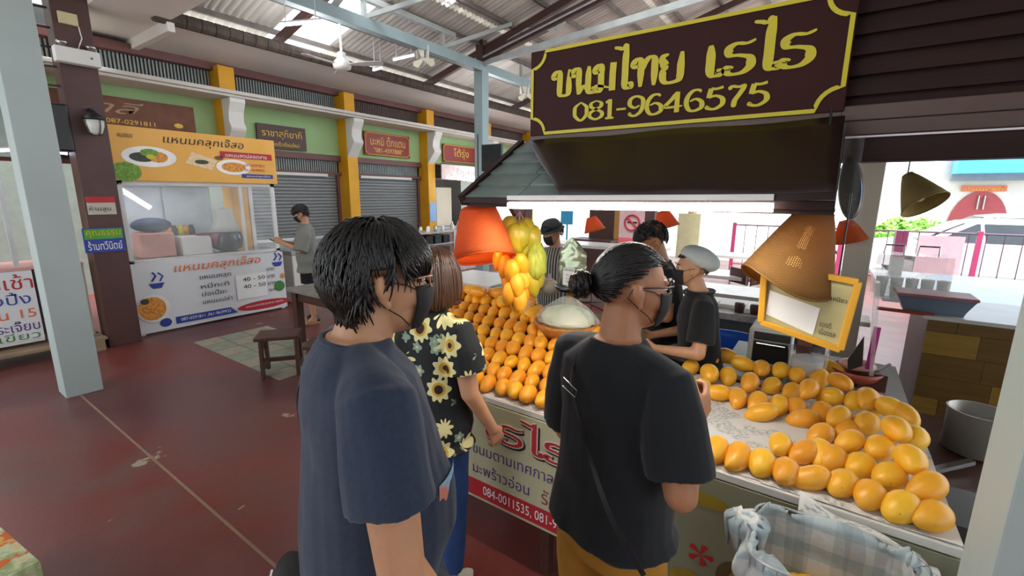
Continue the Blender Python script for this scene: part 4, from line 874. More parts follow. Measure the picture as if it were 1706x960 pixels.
nb = obj('net_bag', MB().tube([at(893, 405, 2.28), at(894, 425, 2.28), at(893, 450, 2.28), at(888, 465, 2.28)], [.03, .05, .055, .03], 14), mat('green_net', 'a9ab3c', rough=.7, var=.4, scale=60, stretch=(1, 1, .1)), None, smooth=True); tag(nb, 'green net bag hanging on the kiosk post', 'bag')
gt = MB(); 
for (u, v) in ((850, 385), (862, 395), (878, 388), (886, 400), (855, 445), (866, 440)): gt.tube([at(866, 352, 2.3), at((u+866)/2, (v+352)/2-4, 2.3), at(u, v-12, 2.29)], .003, 5)
o = obj('hanging_string', gt, M_string, None); tag(o, 'thin strings tying the hanging mangoes to the kiosk roof', 'string')
def weave(name, c1, c2, holes=.0, transl=.4, glow=None):
    m = mat(name, c1, rough=.7); k = NT(m); tc = k.n('TexCoord'); uv = tc.outputs['Generated']
    sp = k.n('SeparateXYZ'); k.l(tc.outputs['Object'], sp.inputs[0])
    ang = k.math('ARCTAN2', sp.outputs[1], sp.outputs[0]); A_ = k.math('SINE', k.math('MULTIPLY', ang, 48)); B_ = k.math('SINE', k.math('MULTIPLY', sp.outputs[2], 900))
    ch = k.math('MULTIPLY', A_, B_); f = k.math('MULTIPLY_ADD', ch, .5, .5); col = k.mix(f, c1, c2); nz = k.noise(tc.outputs['Object'], 9, 3); col = k.mix(k.math('MULTIPLY', nz, .3), col, c2)
    k.l(col, k.b.inputs['Base Color']); bp = k.n('Bump'); bp.inputs['Strength'].default_value = .6; bp.inputs['Distance'].default_value = .003; k.l(f, bp.inputs['Height']); k.l(bp.outputs[0], k.b.inputs['Normal'])
    tr = k.n('BsdfTranslucent'); k.l(col, tr.inputs[0]); ms = k.n('MixShader'); ms.inputs[0].default_value = transl; out = [q for q in k.N if q.type == 'OUTPUT_MATERIAL'][0]
    k.l(k.b.outputs[0], ms.inputs[1]); k.l(tr.outputs[0], ms.inputs[2])
    if holes:
        h = k.math('GREATER_THAN', k.math('MULTIPLY', A_, B_), holes); tp = k.n('BsdfTransparent'); m2 = k.n('MixShader'); k.l(h, m2.inputs[0]); k.l(ms.outputs[0], m2.inputs[1]); k.l(tp.outputs[0], m2.inputs[2]); k.l(m2.outputs[0], out.inputs[0])
    else: k.l(ms.outputs[0], out.inputs[0])
    return m
M_worange = weave('orange_woven_rattan', 'f98038', 'b8460e', .0, .35); M_wtan = weave('tan_woven_rattan', 'b98a48', '7c5426', .93, .45)
def basket_lamp(name, label, p, h, r0, r1, tilt, yaw, m, power, bulbm=M_bulb, drop=.35, sy=1., wob=.0):
    t = thing(name, label, 'lamp', p); t.rotation_euler = (0, 0, yaw)
    R = Matrix.Rotation(tilt, 3, 'Y'); prof = []
    n = 40; rings = []
    for i in range(9):
        q = i/8; r = r0+(r1-r0)*q**.85; z = -h*q
        rings.append([R@Vector((math.cos(2*PI*k/n)*r, math.sin(2*PI*k/n)*r*sy, z+wob*q*q*math.cos(2*2*PI*k/n))) for k in range(n)])
    # built in the shade's own frame so the weave follows it
    sh = MB(); sh.loft([[R.inverted()@v for v in rr] for rr in rings], caps=False); s = obj('shade', sh, m, t, smooth=True, local=True, solid=.003); s.rotation_euler = (0, tilt, 0)
    rim = [R.inverted()@v for v in rings[-1]]; rm = obj('rim', MB().tube(rim+[rim[0]], .004, 6), m, t, local=True, smooth=True); rm.rotation_euler = (0, tilt, 0)
    tp = [R.inverted()@v for v in rings[0]]; r2 = obj('top_ring', MB().tube(tp+[tp[0]], .004, 6), m, t, local=True, smooth=True); r2.rotation_euler = (0, tilt, 0)
    obj('bulb', MB().ell(R@Vector((0, 0, -h*.72)), (.026, .026, .034)).tube([R@Vector((0, 0, -h*.5)), R@Vector((0, 0, -h*.2))], .016, 8), bulbm, t, smooth=True, local=True)
    obj('cord', MB().tube([R@Vector((0, 0, -h*.2)), (0, 0, 0), (0, 0, drop)], .004, 6), M_dark, t, local=True)
    if power:
        l = bpy.data.lights.new('bulb_light', 'POINT'); lo = bpy.data.objects.new('bulb_light', l); COL.objects.link(lo); l.energy = power; l.color = (1, .62, .28); l.shadow_soft_size = .03
        lo.location = Matrix.Rotation(yaw, 3, 'Z')@(R@Vector((0, 0, -h*.72)))+Vector(p)
    return t
basket_lamp('basket_lamp', 'glowing orange woven basket lamp over the left mango heap', at(797, 350, 2.2), .24, .085, .15, -.34, -.55, M_worange, 5)
basket_lamp('basket_lamp', 'large tan woven basket lamp hanging over the right mangoes', at(1362, 352, 1.62), .28, .055, .165, .30, .6, M_wtan, 2.2, wob=.025, sy=.75)
M_canvas = mat('beige_canvas', 'a8945c', rough=.8, var=.12, scale=9)
bl = basket_lamp('canvas_lamp', 'beige open-sided lampshade hanging before the street on the right', at(1512, 292, 2.9), .23, .03, .13, -.65, -.8, M_canvas, 0, mat('unlit_bulb', 'd8d4c8', rough=.3), sy=.8)
for (u, v, d, lab) in ((985, 362, 5.2, 'small orange lamp far back left of the no-smoking sign'), (1104, 352, 4.4, 'small orange basket lamp behind the man bending over'), (1411, 368, 3.6, 'small orange lamp behind the large tan basket lamp')):
    basket_lamp('orange_lamp', lab, at(u, v, d), .16, .05, .12, -.3, .3, M_worange, .5)
# black discs hanging in plastic
dk = thing('hanging_discs', 'black oval pan hung in clear plastic at the right end of the kiosk awning', 'pan', on(1415, 312, 'y', 2.0))
def odisc(u, v, y, ru, rv, nm, m, par, ang=0.):
    c = on(u, v, 'y', y); e = on(u+ru, v, 'y', y)-c; f = on(u, v-rv, 'y', y)-c; mb = MB(); n = 28
    front = [c+e*math.cos(2*PI*i/n)+f*math.sin(2*PI*i/n) for i in range(n)]
    mb.loft([[c+(p-c)*.9+Vector((0, -.012, 0)) for p in front], front, [p+Vector((0, .02, 0)) for p in front]]); return obj(nm, mb, m, par, smooth=False)
odisc(1416, 315, 2.02, 21, 52, 'pan_disc', mat('black_green_enamel', '12201a', rough=.3), dk); odisc(1419, 315, 2.05, 21, 50, 'pan_rim', M_mar2, dk)
odisc(1352, 350, 2.3, 40, 16, 'spare_disc', _M['black_green_enamel'], dk)
obj('plastic_wrap', MB().grid(lambda a, b: on(1398+a*44-8*math.sin(b*3), 228+b*150, 'y', 1.99)+Vector((0, -.01*math.sin(a*9+b*4), 0)), 10, 14), mat('thin_clear_wrap', 'eef2f4', rough=.08, alpha=.06, bump=.5, bscale=9), dk, smooth=True)
# yellow framed price board under the big lamp
FY = 1.92
fb = thing('framed_notice', 'yellow-framed notice board with a blank white paper, hanging under the tan lamp', 'frame', on(1345, 580, 'y', FY))
cA, cB, cC, cD = [on(u, v, 'y', FY) for u, v in ((1275, 440), (1430, 470), (1400, 582), (1268, 536))]
def lerpq(a, b): return (cA*(1-a)+cB*a)*(1-b)+(cD*(1-a)+cC*a)*b
obj('backboard', MB().poly([cA, cD, cC, cB], (0, 1, 0), .012), mat('pale_olive_card', 'b0a878', rough=.6, var=.08, stretch=(1, 1, 6)), fb)
for a, b in (((0, 0), (1, 0)), ((1, 0), (1, 1)), ((1, 1), (0, 1)), ((0, 1), (0, 0))):
    obj('frame_bar', MB().bar(lerpq(*a)-Vector((0, .006, 0)), lerpq(*b)-Vector((0, .006, 0)), .022, .022, up=(0, 1, 0)), mat('golden_yellow_frame', 'd39a2a', rough=.45, var=.1), fb, bevel=.003)
obj('blank_paper', MB().poly([lerpq(.08, .42)-Vector((0, .003, 0)), lerpq(.06, .84)-Vector((0, .003, 0)), lerpq(.66, .93)-Vector((0, .003, 0)), lerpq(.68, .50)-Vector((0, .003, 0))], (0, 1, 0), .002), M_wpaper, fb)
fr_ = (cB-cA).normalized(); fu_ = (cA-cD).normalized()
text('มะม่วงน้ำดอกไม้ ข้าวเหนียว', M_blk, fb, lerpq(.22, .36)-Vector((0, .001, 0)), fr_, fu_, .2, .018)
text('ของดี\nเมืองชล', M_blk, fb, lerpq(.72, .88)-Vector((0, .001, 0)), fr_, fu_, .05, .05)
mot = lerpq(.5, .26); obj('round_emblem', MB().tube([mot+Vector((.015*math.cos(a), -.002, .015*math.sin(a))) for a in [i*PI/8 for i in range(17)]], .003, 5).ell(mot+Vector((0, -.001, 0)), (.006, .002, .008)), M_maroon, fb)
obj('hanging_wire', MB().tube([lerpq(.2, 0), lerpq(.25, -1.2)], .003, 5).tube([lerpq(.8, 0), lerpq(.75, -1.2)], .003, 5), M_dark, fb)
# ================================================================= goods and tools inside the kiosk
def at_thing(nm, label, cat, p, group=None): return thing(nm, label, cat, p, group=group)
# wood-clad side counter: planks as pieces
WX0, WX1, WY = .60, 1.9, 4.0
WZ = on(1600, 533, 'y', WY).z
wcn = thing('wooden_side_counter', 'side counter clad in olive and light oak planks behind the right mango heap', 'counter', (1.2, 4.2, 0))
obj('carcass', MB().mm((WX0, WY+.02, 0), (WX1, WY+.75, WZ-.02)), M_wood, wcn)
obj('worktop', MB().mm((WX0-.02, WY-.01, WZ-.02), (WX1, WY+.77, WZ+.005)), mat('pale_laminate_top', 'cfcdc8', rough=.35), wcn)
r = 0; z = .1
while z < WZ-.05:
    z1 = min(z+.155, WZ-.022); x = WX0-random.uniform(0, .3)
    while x < WX1:
        x1 = x+random.uniform(.35, .7); a, b = max(x, WX0), min(x1, WX1)
        if b-a > .03: obj('plank', MB().mm((a+.001, WY, z+.001), (b-.001, WY+.02, z1-.001)), M_oak2 if random.random() < .25 else M_oak1, wcn)
        x = x1
    z = z1; r += 1
wt2 = thing('white_worktop_table', 'white-topped table beyond the wood-clad counter', 'table', (1.7, 5.6, 0))
obj('tabletop', MB().mm((.42, 4.85, WZ-.08), (3.4, 6.6, WZ-.03)), mat('glossy_white_top', 'dfe3e8', rough=.25), wt2)
for x in (1.0, 3.3):
    for y in (4.95, 6.5): obj('leg', MB().mm((x-.03, y-.03, 0), (x+.03, y+.03, WZ-.08)), M_steel, wt2)
def pos(u, v, z): return on(u, v, 'z', z)
q = pos(1550, 520, WZ)
bn_ = thing('grey_basin', 'grey-blue plastic basin with a pink tray inside on the wood-clad counter', 'basin', q)
obj('basin', MB().loft([[q+Vector((sx*a, sy*b, z)) for sx, sy in ((-1, -1), (1, -1), (1, 1), (-1, 1))] for a, b, z in ((.15, .09, 0), (.19, .12, .12), (.20, .13, .12), (.19, .12, .10), (.15, .09, .01))]), mat('grey_blue_plastic', '6e7f92', rough=.4), bn_, bevel=.006)
obj('pink_tray', MB().box(q+Vector((0, 0, .125)), (.41, .27, .02)), mat('dusty_pink_plastic', 'a5686a', rough=.5, var=.2), bn_, bevel=.006)
thg('cutlery_bundle', MB().bar(q+Vector((-.3, -.13, .01)), q+Vector((.0, -.15, .01)), .03, .02).bar(q+Vector((-.28, -.10, .01)), q+Vector((-.05, -.16, .012)), .02, .015), mat('rust_red_plastic', '9c3c22', rough=.4), 'rust red tongs lying before the grey-blue basin', 'tongs')
gc = thing('plastic_display_box', 'clear plastic display box with metal handles on the wood-clad counter', 'box', pos(1510, 480, WZ))
g0 = on(1452, 482, 'y', WY+.5); g1 = on(1580, 482, 'y', WY+.5); gz = on(1510, 425, 'y', WY+.5).z
obj('clear_box', MB().mm((g0.x, WY+.42, WZ+.005), (g1.x, WY+.72, gz)), M_plas2, gc, bevel=.01)
for u in (1490, 1548):
    hx = on(u, 420, 'y', WY+.5).x; obj('handle', MB().tube([(hx-.06, WY+.5, gz), (hx-.055, WY+.5, gz+.07), (hx+.055, WY+.5, gz+.07), (hx+.06, WY+.5, gz)], .008, 6), M_steel, gc)
for i in range(5): thg('plastic_cup_stack', MB().lathe([(.03, 0), (.04, .16)], (g0.x+.06+.09*i, WY+.57, WZ+.006), 12), M_white, 'stack of white cups inside the clear display box', 'cups', 'white cups in the clear display box')
wb = thing('red_white_carton', 'white carton with pink edges standing behind the clear display box', 'carton', on(1508, 420, 'y', 6.2)); c1, c2 = on(1488, 420, 'y', 6.2), on(1515, 385, 'y', 6.2)
obj('body', MB().mm((c1.x, 6.2, WZ-.03), (c2.x, 6.4, c2.z)), M_white, wb); obj('pink_edge', MB().mm((c1.x, 6.19, c1.z-.05), (c1.x+.05, 6.2, c2.z)).mm((c2.x-.04, 6.19, c1.z-.05), (c2.x, 6.2, c2.z)), mat('hot_pink_print', 'e06a9a', rough=.5), wb)
ac = thing('acrylic_sign_holder', 'clear acrylic holder with magenta strip between the framed notice and the wood-clad counter', 'holder', on(1455, 600, 'y', 3.0))
a0 = on(1465, 610, 'y', 3.0); a1 = on(1462, 470, 'y', 3.0)
obj('clear_panel', MB().bar(a0+Vector((-.03, 0, -.05)), a1, .09, .02, up=(1, 0, 0)), M_plas2, ac); obj('magenta_strip', MB().bar(on(1447, 615, 'y', 2.98), on(1462, 545, 'y', 2.98), .03, .02, up=(0, 1, 0)), mat('magenta_plastic', 'b01a86', rough=.4), ac)
obj('stand', MB().mm((a0.x-.08, 2.97, .0), (a0.x+.04, 3.1, a0.z-.04)), M_wood, ac)
bp_ = on(1430, 590, 'y', 2.9); o = obj('price_card', MB().poly([on(1412, 600, 'y', 2.9), on(1440, 560, 'y', 2.9), on(1437, 610, 'y', 2.9), on(1412, 618, 'y', 2.9)], (0, 1, 0), .01), M_dark, None); tag(o, 'small black card leaning under the framed notice', 'card')
# basin and pot right of the heap
q = on(1425, 628, 'z', .93)
bb = thing('small_red_basin', 'small red-brown basin with a pale scoop behind the right heap', 'basin', q)
obj('bowl', MB().lathe([(.05, -.03), (.1, .0), (.13, .05), (.12, .05), (.09, .01), (.02, -.01)], q, 24), mat('red_brown_plastic', '95402e', rough=.4), bb, smooth=True)
obj('scoop', MB().ell(q+Vector((0, 0, .07)), (.085, .06, .035)), mat('blush_plastic', 'd9aca0', rough=.5), bb, smooth=True); obj('knife', MB().bar(q+Vector((.08, 0, .05)), q+Vector((.14, .02, .10)), .02, .006), M_steel, bb)
st = thing('back_shelf', 'dark low shelf carrying tins beyond the counter\'s right end', 'shelf', (.75, 2.9, 0))
obj('board', MB().mm((.47, 2.3, .6), (1.5, 3.5, .63)), M_wood, st); obj('leg', MB().mm((.5, 3.3, 0), (.56, 3.36, .6)), M_wood, st); obj('leg', MB().mm((1.3, 3.3, 0), (1.36, 3.36, .6)), M_wood, st)
q = pos(1618, 752, .63)
pt = thing('steel_pot', 'dented silver pot on the dark shelf beside the pale column', 'pot', q)
obj('body', MB().lathe([(.10, 0), (.12, .01), (.12, .22), (.126, .225), (.118, .225), (.112, .02)], q, 32), mat('dull_aluminium', 'b8b7af', rough=.35, metal=.45, bump=.15, bscale=9), pt, smooth=True)
q = pos(1575, 790, .63); o = obj('steel_bar_tool', MB().bar(q+Vector((-.1, -.1, .02)), q+Vector((.1, .1, .05)), .03, .02).bar(q+Vector((.0, -.2, .02)), q+Vector((.16, -.12, .05)), .02, .012), M_steel, None); tag(o, 'steel tools lying on the dark shelf below the silver pot', 'tool')
o = obj('black_crate', MB().mm((.46, 2.0, .3), (.9, 2.28, .8)), mat('grey_plastic_crate', '4a4a48', rough=.6, var=.3), None); tag(o, 'dark grey crate beside the counter\'s right edge', 'crate')
# jar with paper behind the heap
q = on(1345, 600, 'y', 2.85); zb_ = .9
kt = thing('vendor_side_table', 'low table behind the right heap holding jar and oven', 'table', (-.2, 3.1, 0))
obj('tabletop', MB().mm((-.45, 2.78, .86), (.42, 3.5, .89)), mat('grey_worktop', '85827c', rough=.5), kt)
for x in (-.42, .38):
    for y in (2.8, 3.46): obj('leg', MB().mm((x-.02, y-.02, 0), (x+.02, y+.02, .86)), M_wood, kt)
q.z = .89
jr = thing('clear_tub', 'clear plastic tub full of folded papers behind the right heap', 'tub', q)
obj('tub', MB().lathe([(.08, 0), (.095, .2), (.10, .2)], q, 24), M_plas2, jr, smooth=True); obj('papers', MB().lathe([(.07, .01), (.075, .15), (.03, .17)], q, 14), mat('pale_blue_paper', 'b7c4cc', rough=.7, bump=.5), jr)
ov = thing('toaster_oven', 'black and white toaster oven behind the mangoes, right of the vendor in the cap', 'oven', on(1280, 600, 'y', 3.1))
o0, o1 = on(1242, 605, 'y', 3.05), on(1322, 557, 'y', 3.05)
obj('case', MB().mm((o0.x, 3.05, .89), (o1.x, 3.32, o1.z)), M_white, ov, bevel=.012); obj('door_glass', MB().mm((o0.x+.03, 3.035, .91), (o1.x-.01, 3.05, o1.z-.07)), M_dark, ov, bevel=.004); obj('control_panel', MB().mm((o0.x+.03, 3.035, o1.z-.06), (o1.x-.01, 3.05, o1.z-.015)), mat('charcoal_panel', '33383a', rough=.3), ov); obj('handle', MB().tube([(o0.x+.05, 3.0, o1.z-.075), (o1.x-.03, 3.0, o1.z-.075)], .006, 8), M_steel, ov)
# tray of greens under a plastic bag
q = on(948, 548, 'z', .93); q = Vector((-1.02, 2.28, 1.02))
q = on(945, 535, 'y', 2.35)
gt = thing('basket_of_greens', 'round basket of green snacks bulging under a clear plastic bag', 'basket', q)
obj('basket', MB().lathe([(.13, -.12), (.19, -.02), (.2, .0), (.18, .0), (.12, -.1)], q, 28), mat('orange_brown_basket', 'b9783a', rough=.6, var=.3, scale=30), gt, smooth=True)
obj('greens', MB().ell(q+Vector((0, 0, .02)), (.165, .14, .075)), mat('pale_green_snack', 'bfd08a', rough=.5, col2='efe9d4', scale=14, bump=.6, bscale=30), gt, smooth=True)
mb = MB(); mb.grid(lambda a, b: q+Vector(((.19-.16*b**1.5)*math.cos(2*PI*a)*(1+.06*math.sin(a*50)), (.17-.15*b**1.5)*math.sin(2*PI*a), .01+.14*b)), 48, 10); obj('plastic_bag', mb, M_plas2, gt, smooth=True)
# weighing scale and foil bag
q = on(952, 500, 'y', 2.75)
sc_ = thing('weighing_scale', 'market weighing scale with a round black pan and brass body', 'scale', q)
obj('body', MB().lathe([(.07, -.16), (.075, -.03), (.04, .0), (.03, .06)], q, 20), mat('brass_enamel', 'b07c30', rough=.35, metal=.5), sc_, smooth=True)
obj('pan', MB().lathe([(.02, .06), (.1, .07), (.125, .10), (.12, .10), (.09, .08)], q, 28), mat('dark_steel_pan', '3a3c3c', rough=.25, metal=.8), sc_, smooth=True)
fq = q+Vector((.0, .0, .10))
fbg = thing('foil_bag', 'silver-green foil coffee bag with a white label standing on the scale pan', 'bag', fq)
def foil(a, b):
    wv = (.075+.035*b*1.6*(1-b)*2) if b < .62 else .115*(1-(b-.62)/.42); s = math.cos(2*PI*a)*wv; d = math.sin(2*PI*a)*(.035*(1-b)+.006)
    n_ = .012*noise.noise(Vector((a*9, b*9, 3))); return fq+Vector((s+n_-.02*max(0, b-.6), d+n_, b*.33))
obj('foil', MB().grid(foil, 30, 20), mat('silver_green_foil', 'a9b394', rough=.25, metal=.55, var=.25, scale=9, bump=.5, bscale=22), fbg, smooth=True)
obj('label', MB().mm((fq.x-.045, fq.y-.05, fq.z+.01), (fq.x+.045, fq.y-.047, fq.z+.13)), M_wpaper, fbg); text('HOME BLEND', M_blk, fbg, (fq.x-.04, fq.y-.051, fq.z+.11), XR, U_, .08, .012, lift=.001); text('1000 g\nnet weight\ncoffee', mat('grey_print', '8a8a88'), fbg, (fq.x-.025, fq.y-.051, fq.z+.03), XR, U_, .05, .06, lift=.001)
sv = thing('back_serving_table', 'serving table behind the kiosk post holding the scale, snacks and trays', 'table', (-1.2, 2.95, 0))
obj('tabletop', MB().mm((-2.3, 2.68, .86), (-.95, 3.25, .89)), M_wood, sv)
for x in (-2.25, -1.0):
    for y in (2.72, 3.2): obj('leg', MB().mm((x-.03, y-.03, 0), (x+.03, y+.03, .86)), M_wood, sv)
# bags of pink sweets
for (u, v, y, s, m, lab) in ((845, 512, 2.62, .10, 'e7a08c', 'clear bag of pink crisps behind the left heap'), (872, 520, 2.55, .085, 'c98a5a', 'clear bag of brown sweets beside the kiosk post'), (893, 470, 2.85, .09, 'c9a98a', 'clear bag of nuts behind the kiosk post'), (915, 478, 2.9, .08, 'd8b98a', 'second bag of nuts beside the scale')):
    q = on(u, v, 'y', y); t = thing('snack_bag', lab, 'bag', q)
    obj('contents', MB().ell(q, (s, s*.7, s*.8)), mat('snack_fill_'+m, m, rough=.6, col2='f0dcc8', scale=60, bump=.8, bscale=80), t, smooth=True); obj('wrapping', MB().grid(lambda a, b: q+Vector(((s*1.08*math.sin(PI*min(b+.12, .95)))*math.cos(2*PI*a), s*.8*math.sin(PI*min(b+.12, .95))*math.sin(2*PI*a), -s*.85+b*s*2.1)), 24, 10), M_plas2, t, smooth=True)
o = obj('plastic_bag_strip', MB().grid(lambda a, b: on(852+a*30, 500+b*50, 'y', 2.4)+Vector((0, .02*math.sin(a*7), 0)), 8, 10), M_plas2, None, smooth=True); tag(o, 'loose clear plastic bags hanging below the mango bundle', 'bag')
# tablet-like scale tray at the end of the left heap near the man in black
o = obj('digital_scale', MB().box(on(1140, 590, 'z', .95), (.26, .2, .035), -.3), mat('grey_scale_plate', '6f7478', rough=.3), None, bevel=.008); tag(o, 'grey flat weighing plate beside the man in black', 'scale')
# ---- back row of trays before the seating area
bt = thing('prep_counter', 'grey prep counter with white trays behind the vendors', 'counter', (-.5, 4.9, 0))
obj('body', MB().mm((-1.9, 4.6, 0), (.08, 5.1, .78)), mat('dark_grey_steel', '4c4f50', rough=.5), bt); obj('worktop', MB().mm((-1.95, 4.5, .78), (.1, 5.2, .84)), mat('grey_marble_top', 'a5a39c', rough=.4, var=.3, scale=14), bt)
for i in range(6): thg('white_tray', MB().box((-.95+.24*i, 4.75+.1*(i % 2), .86), (.22, .3, .04)), M_wpaper, 'white tray on the grey prep counter', 'tray', 'white trays on the prep counter', bevel=.006)
for i in range(2): thg('jam_pot', MB().lathe([(.04, 0), (.045, .07), (.04, .09)], (-.62+.13*i, 4.62, .84), 14), M_maroon, 'small dark red pot on the grey prep counter', 'pot', 'dark red pots on the prep counter', True)
bch = thing('blue_chair', 'bright blue plastic chair beside the vendor in the cap', 'chair', (-.55, 3.6, 0))
obj('backrest', MB().grid(lambda a, b: (-.72+.38*a, 3.8+.05*math.sin(PI*a), .44+.42*b), 8, 6), mat('bright_blue_plastic', '1f5fd0', rough=.35), bch, smooth=True, solid=.012); obj('seat', MB().mm((-.74, 3.42, .42), (-.34, 3.8, .45)), _M['bright_blue_plastic'], bch, bevel=.01)
for x in (-.72, -.36):
    for y in (3.44, 3.78): obj('leg', MB().bar((x, y, .42), (x, y, 0), .03, .03), _M['bright_blue_plastic'], bch)
# ---- basket at the lower right, lined with plaid cloth
BC = Vector((.12, 1.46, 0)); zt = .89
bk = thing('wire_basket', 'wire basket lined with blue and white plaid cloth at the lower right', 'basket', (BC.x, BC.y, .35))
M_plaid = mat('blue_white_plaid', 'b9c4c8', rough=.85)
def _plaid():
    k = NT(M_plaid); tc = k.n('TexCoord'); P = tc.outputs['Object']; sp = k.n('SeparateXYZ'); k.l(P, sp.inputs[0])
    def st(s, f, th): return k.math('GREATER_THAN', k.math('SINE', k.math('MULTIPLY', s, f)), th)
    a = st(sp.outputs[0], 62, .25); b = st(sp.outputs[2], 62, .1); c = st(k.math('ADD', sp.outputs[1], sp.outputs[0]), 40, .5)
    col = k.mix(k.math('MULTIPLY', a, .4), 'cdd0d0', '9aa0a4'); col = k.mix(k.math('MULTIPLY', b, .4), col, '6f9aa8'); col = k.mix(k.math('MULTIPLY', c, .3), col, '6f7c82'); k.l(col, k.b.inputs['Base Color'])
    bp = k.n('Bump'); bp.inputs['Strength'].default_value = .6; bp.inputs['Distance'].default_value = .02; k.l(k.noise(P, 9, 3), bp.inputs['Height']); k.l(bp.outputs[0], k.b.inputs['Normal'])
_plaid()
hw, hd = .21, .15
def bpt(a, b, grow=0.):
    """a around, b from the floor of the basket (0) over the rim (1)"""
    t = 2*PI*a; c, s = math.cos(t), math.sin(t); e = .35
    x = math.copysign(abs(c)**e, c)*(hw-.02*(1-b))+0; y = math.copysign(abs(s)**e, s)*(hd-.02*(1-b)); return x*(1+grow), y*(1+grow)
def lin_(a, b):
    x, y = bpt(a, min(b, 1)); n_ = noise.noise(Vector((a*22, b*5, 0)))*.03+noise.noise(Vector((a*50, b*9, 3)))*.010
    if b < .75: return BC+Vector((x+n_*.4, y+n_*.4, .60+(zt-.60)*b/.75+n_))
    q = (b-.75)/.25; return BC+Vector((x*(1+.14*q)+n_, y*(1+.14*q)+n_, zt+.03*math.sin(PI*q)-.12*q*(1+.4*math.sin(a*31))+n_))
obj('cloth_lining', MB().grid(lin_, 72, 20), M_plaid, bk, smooth=True, solid=.003)
def bfloor(): return MB().add([BC+Vector((*bpt(i/24, 0), .61)) for i in range(24)], [tuple(range(24))])
obj('basket_floor', bfloor(), M_plaid, bk)
wr = MB()
for b in (0., .35, .7, 1.0): wr.tube([BC+Vector((*bpt(i/40, b, .04), .42+(zt-.42)*b)) for i in range(41)], .004, 6)
obj('hoops', wr, M_alu, bk)
wv = MB()
for i in range(28): wv.tube([BC+Vector((*bpt(i/28, b, .045), .42+(zt-.42)*b)) for b in (0, .5, 1.0)], .0025, 5)
wv.tube([BC+Vector((-hw-.02, 0, .42)), BC+Vector((-hw-.02, 0, 0))], .006, 6).tube([BC+Vector((hw+.0, 0, .42)), BC+Vector((hw+.0, 0, 0))], .006, 6).tube([BC+Vector((0, hd, .42)), BC+Vector((0, hd, 0))], .006, 6)
obj('wires_and_legs', wv, M_alu, bk)
def knot(c, s, nm='cloth_knot'):
    mb = MB()
    for i in range(7):
        a = i*.9; mb.tube([c, c+Vector((s*.4*math.cos(a), s*.3*math.sin(a), s*.5)), c+Vector((s*.8*math.cos(a+.4), s*.6*math.sin(a+.4), s*.2)), c+Vector((s*.7*math.cos(a+.7), s*.5*math.sin(a+.7), -s*1.2))], [.012, .03, .035, .012], 7, flat=.35)
    return obj(nm, mb, M_plaid, bk, smooth=True)
knot(BC+Vector((-hw-.02, .02, zt-.02)), .07); knot(BC+Vector((hw+.0, -.02, zt-.04)), .07)
o = obj('folded_newspaper', MB().grid(lambda a, b: Vector((.02+.36*a, 1.62+.09*b-.02*a, .86+.07*math.sin(PI*b)*(1-.6*a)+.012*math.sin(a*9+b*4)-.05*a)), 20, 8), M_news, None, smooth=True, solid=.002); tag(o, 'bunched grey newspaper propped between the basket and the counter edge', 'newspaper')
for (dx, dy, yaw, s) in ((-.08, .05, .3, 1.1), (.03, .0, 1.4, 1.25), (.1, .06, 1.2, 1.1), (-.1, -.06, .5, 1.0), (.02, -.08, 1.7, 1.1), (-.02, .08, 1.4, 1.15)):
    mango(BC+Vector((dx, dy+.02, .67+.04*(dx > 0))), yaw, 0, 0, 'dull mango inside the plaid-lined basket', 'mangoes in the plaid-lined basket', 1, s)
# ---- corner of a table with a flowered cloth, bottom left
tcn = pos(62, 935, .62)
ft = thing('draped_table', 'low table corner with green and orange flowered cloth at the bottom left', 'table', (-2.7, -.1, 0))
M_flor = mat('flowered_cloth', 'c9cfae', rough=.7)
k = NT(M_flor); tc = k.n('TexCoord'); a = k.noise(tc.outputs['Object'], 9, 4); b = k.noise(tc.outputs['Object'], 14, 2)
k.l(k.mix(k.ramp(b, [(.55, '000000'), (.6, 'ffffff')]), k.ramp(a, [(.35, 'dfe3c8'), (.45, '8fa06a'), (.52, 'c9d0a8'), (.6, 'e0a23a')]), 'd06a2a'), k.b.inputs['Base Color'])
qa, qb = pos(0, 880, .62), pos(66, 938, .62)
dA = (qb-qa).normalized(); dB = Vector((-dA.y, dA.x, 0)); 
if dB.y > 0: dB = -dB
crn = [qb, qb-dA*1.0, qb-dA*1.0+dB*.8, qb+dB*.8]
obj('tablecloth_top', MB().poly(crn, (0, 0, 1), .008), M_flor, ft)
obj('cloth_drop', MB().loft([[p for p in crn], [p+Vector((0, 0, -.14)) for p in crn]], caps=False), M_flor, ft, solid=.004)
for p in crn: c_ = sum(crn, Vector())/4; pp = p+(c_-p)*.08; obj('leg', MB().bar(pp, (pp.x, pp.y, 0), .04, .04), M_wood, ft)

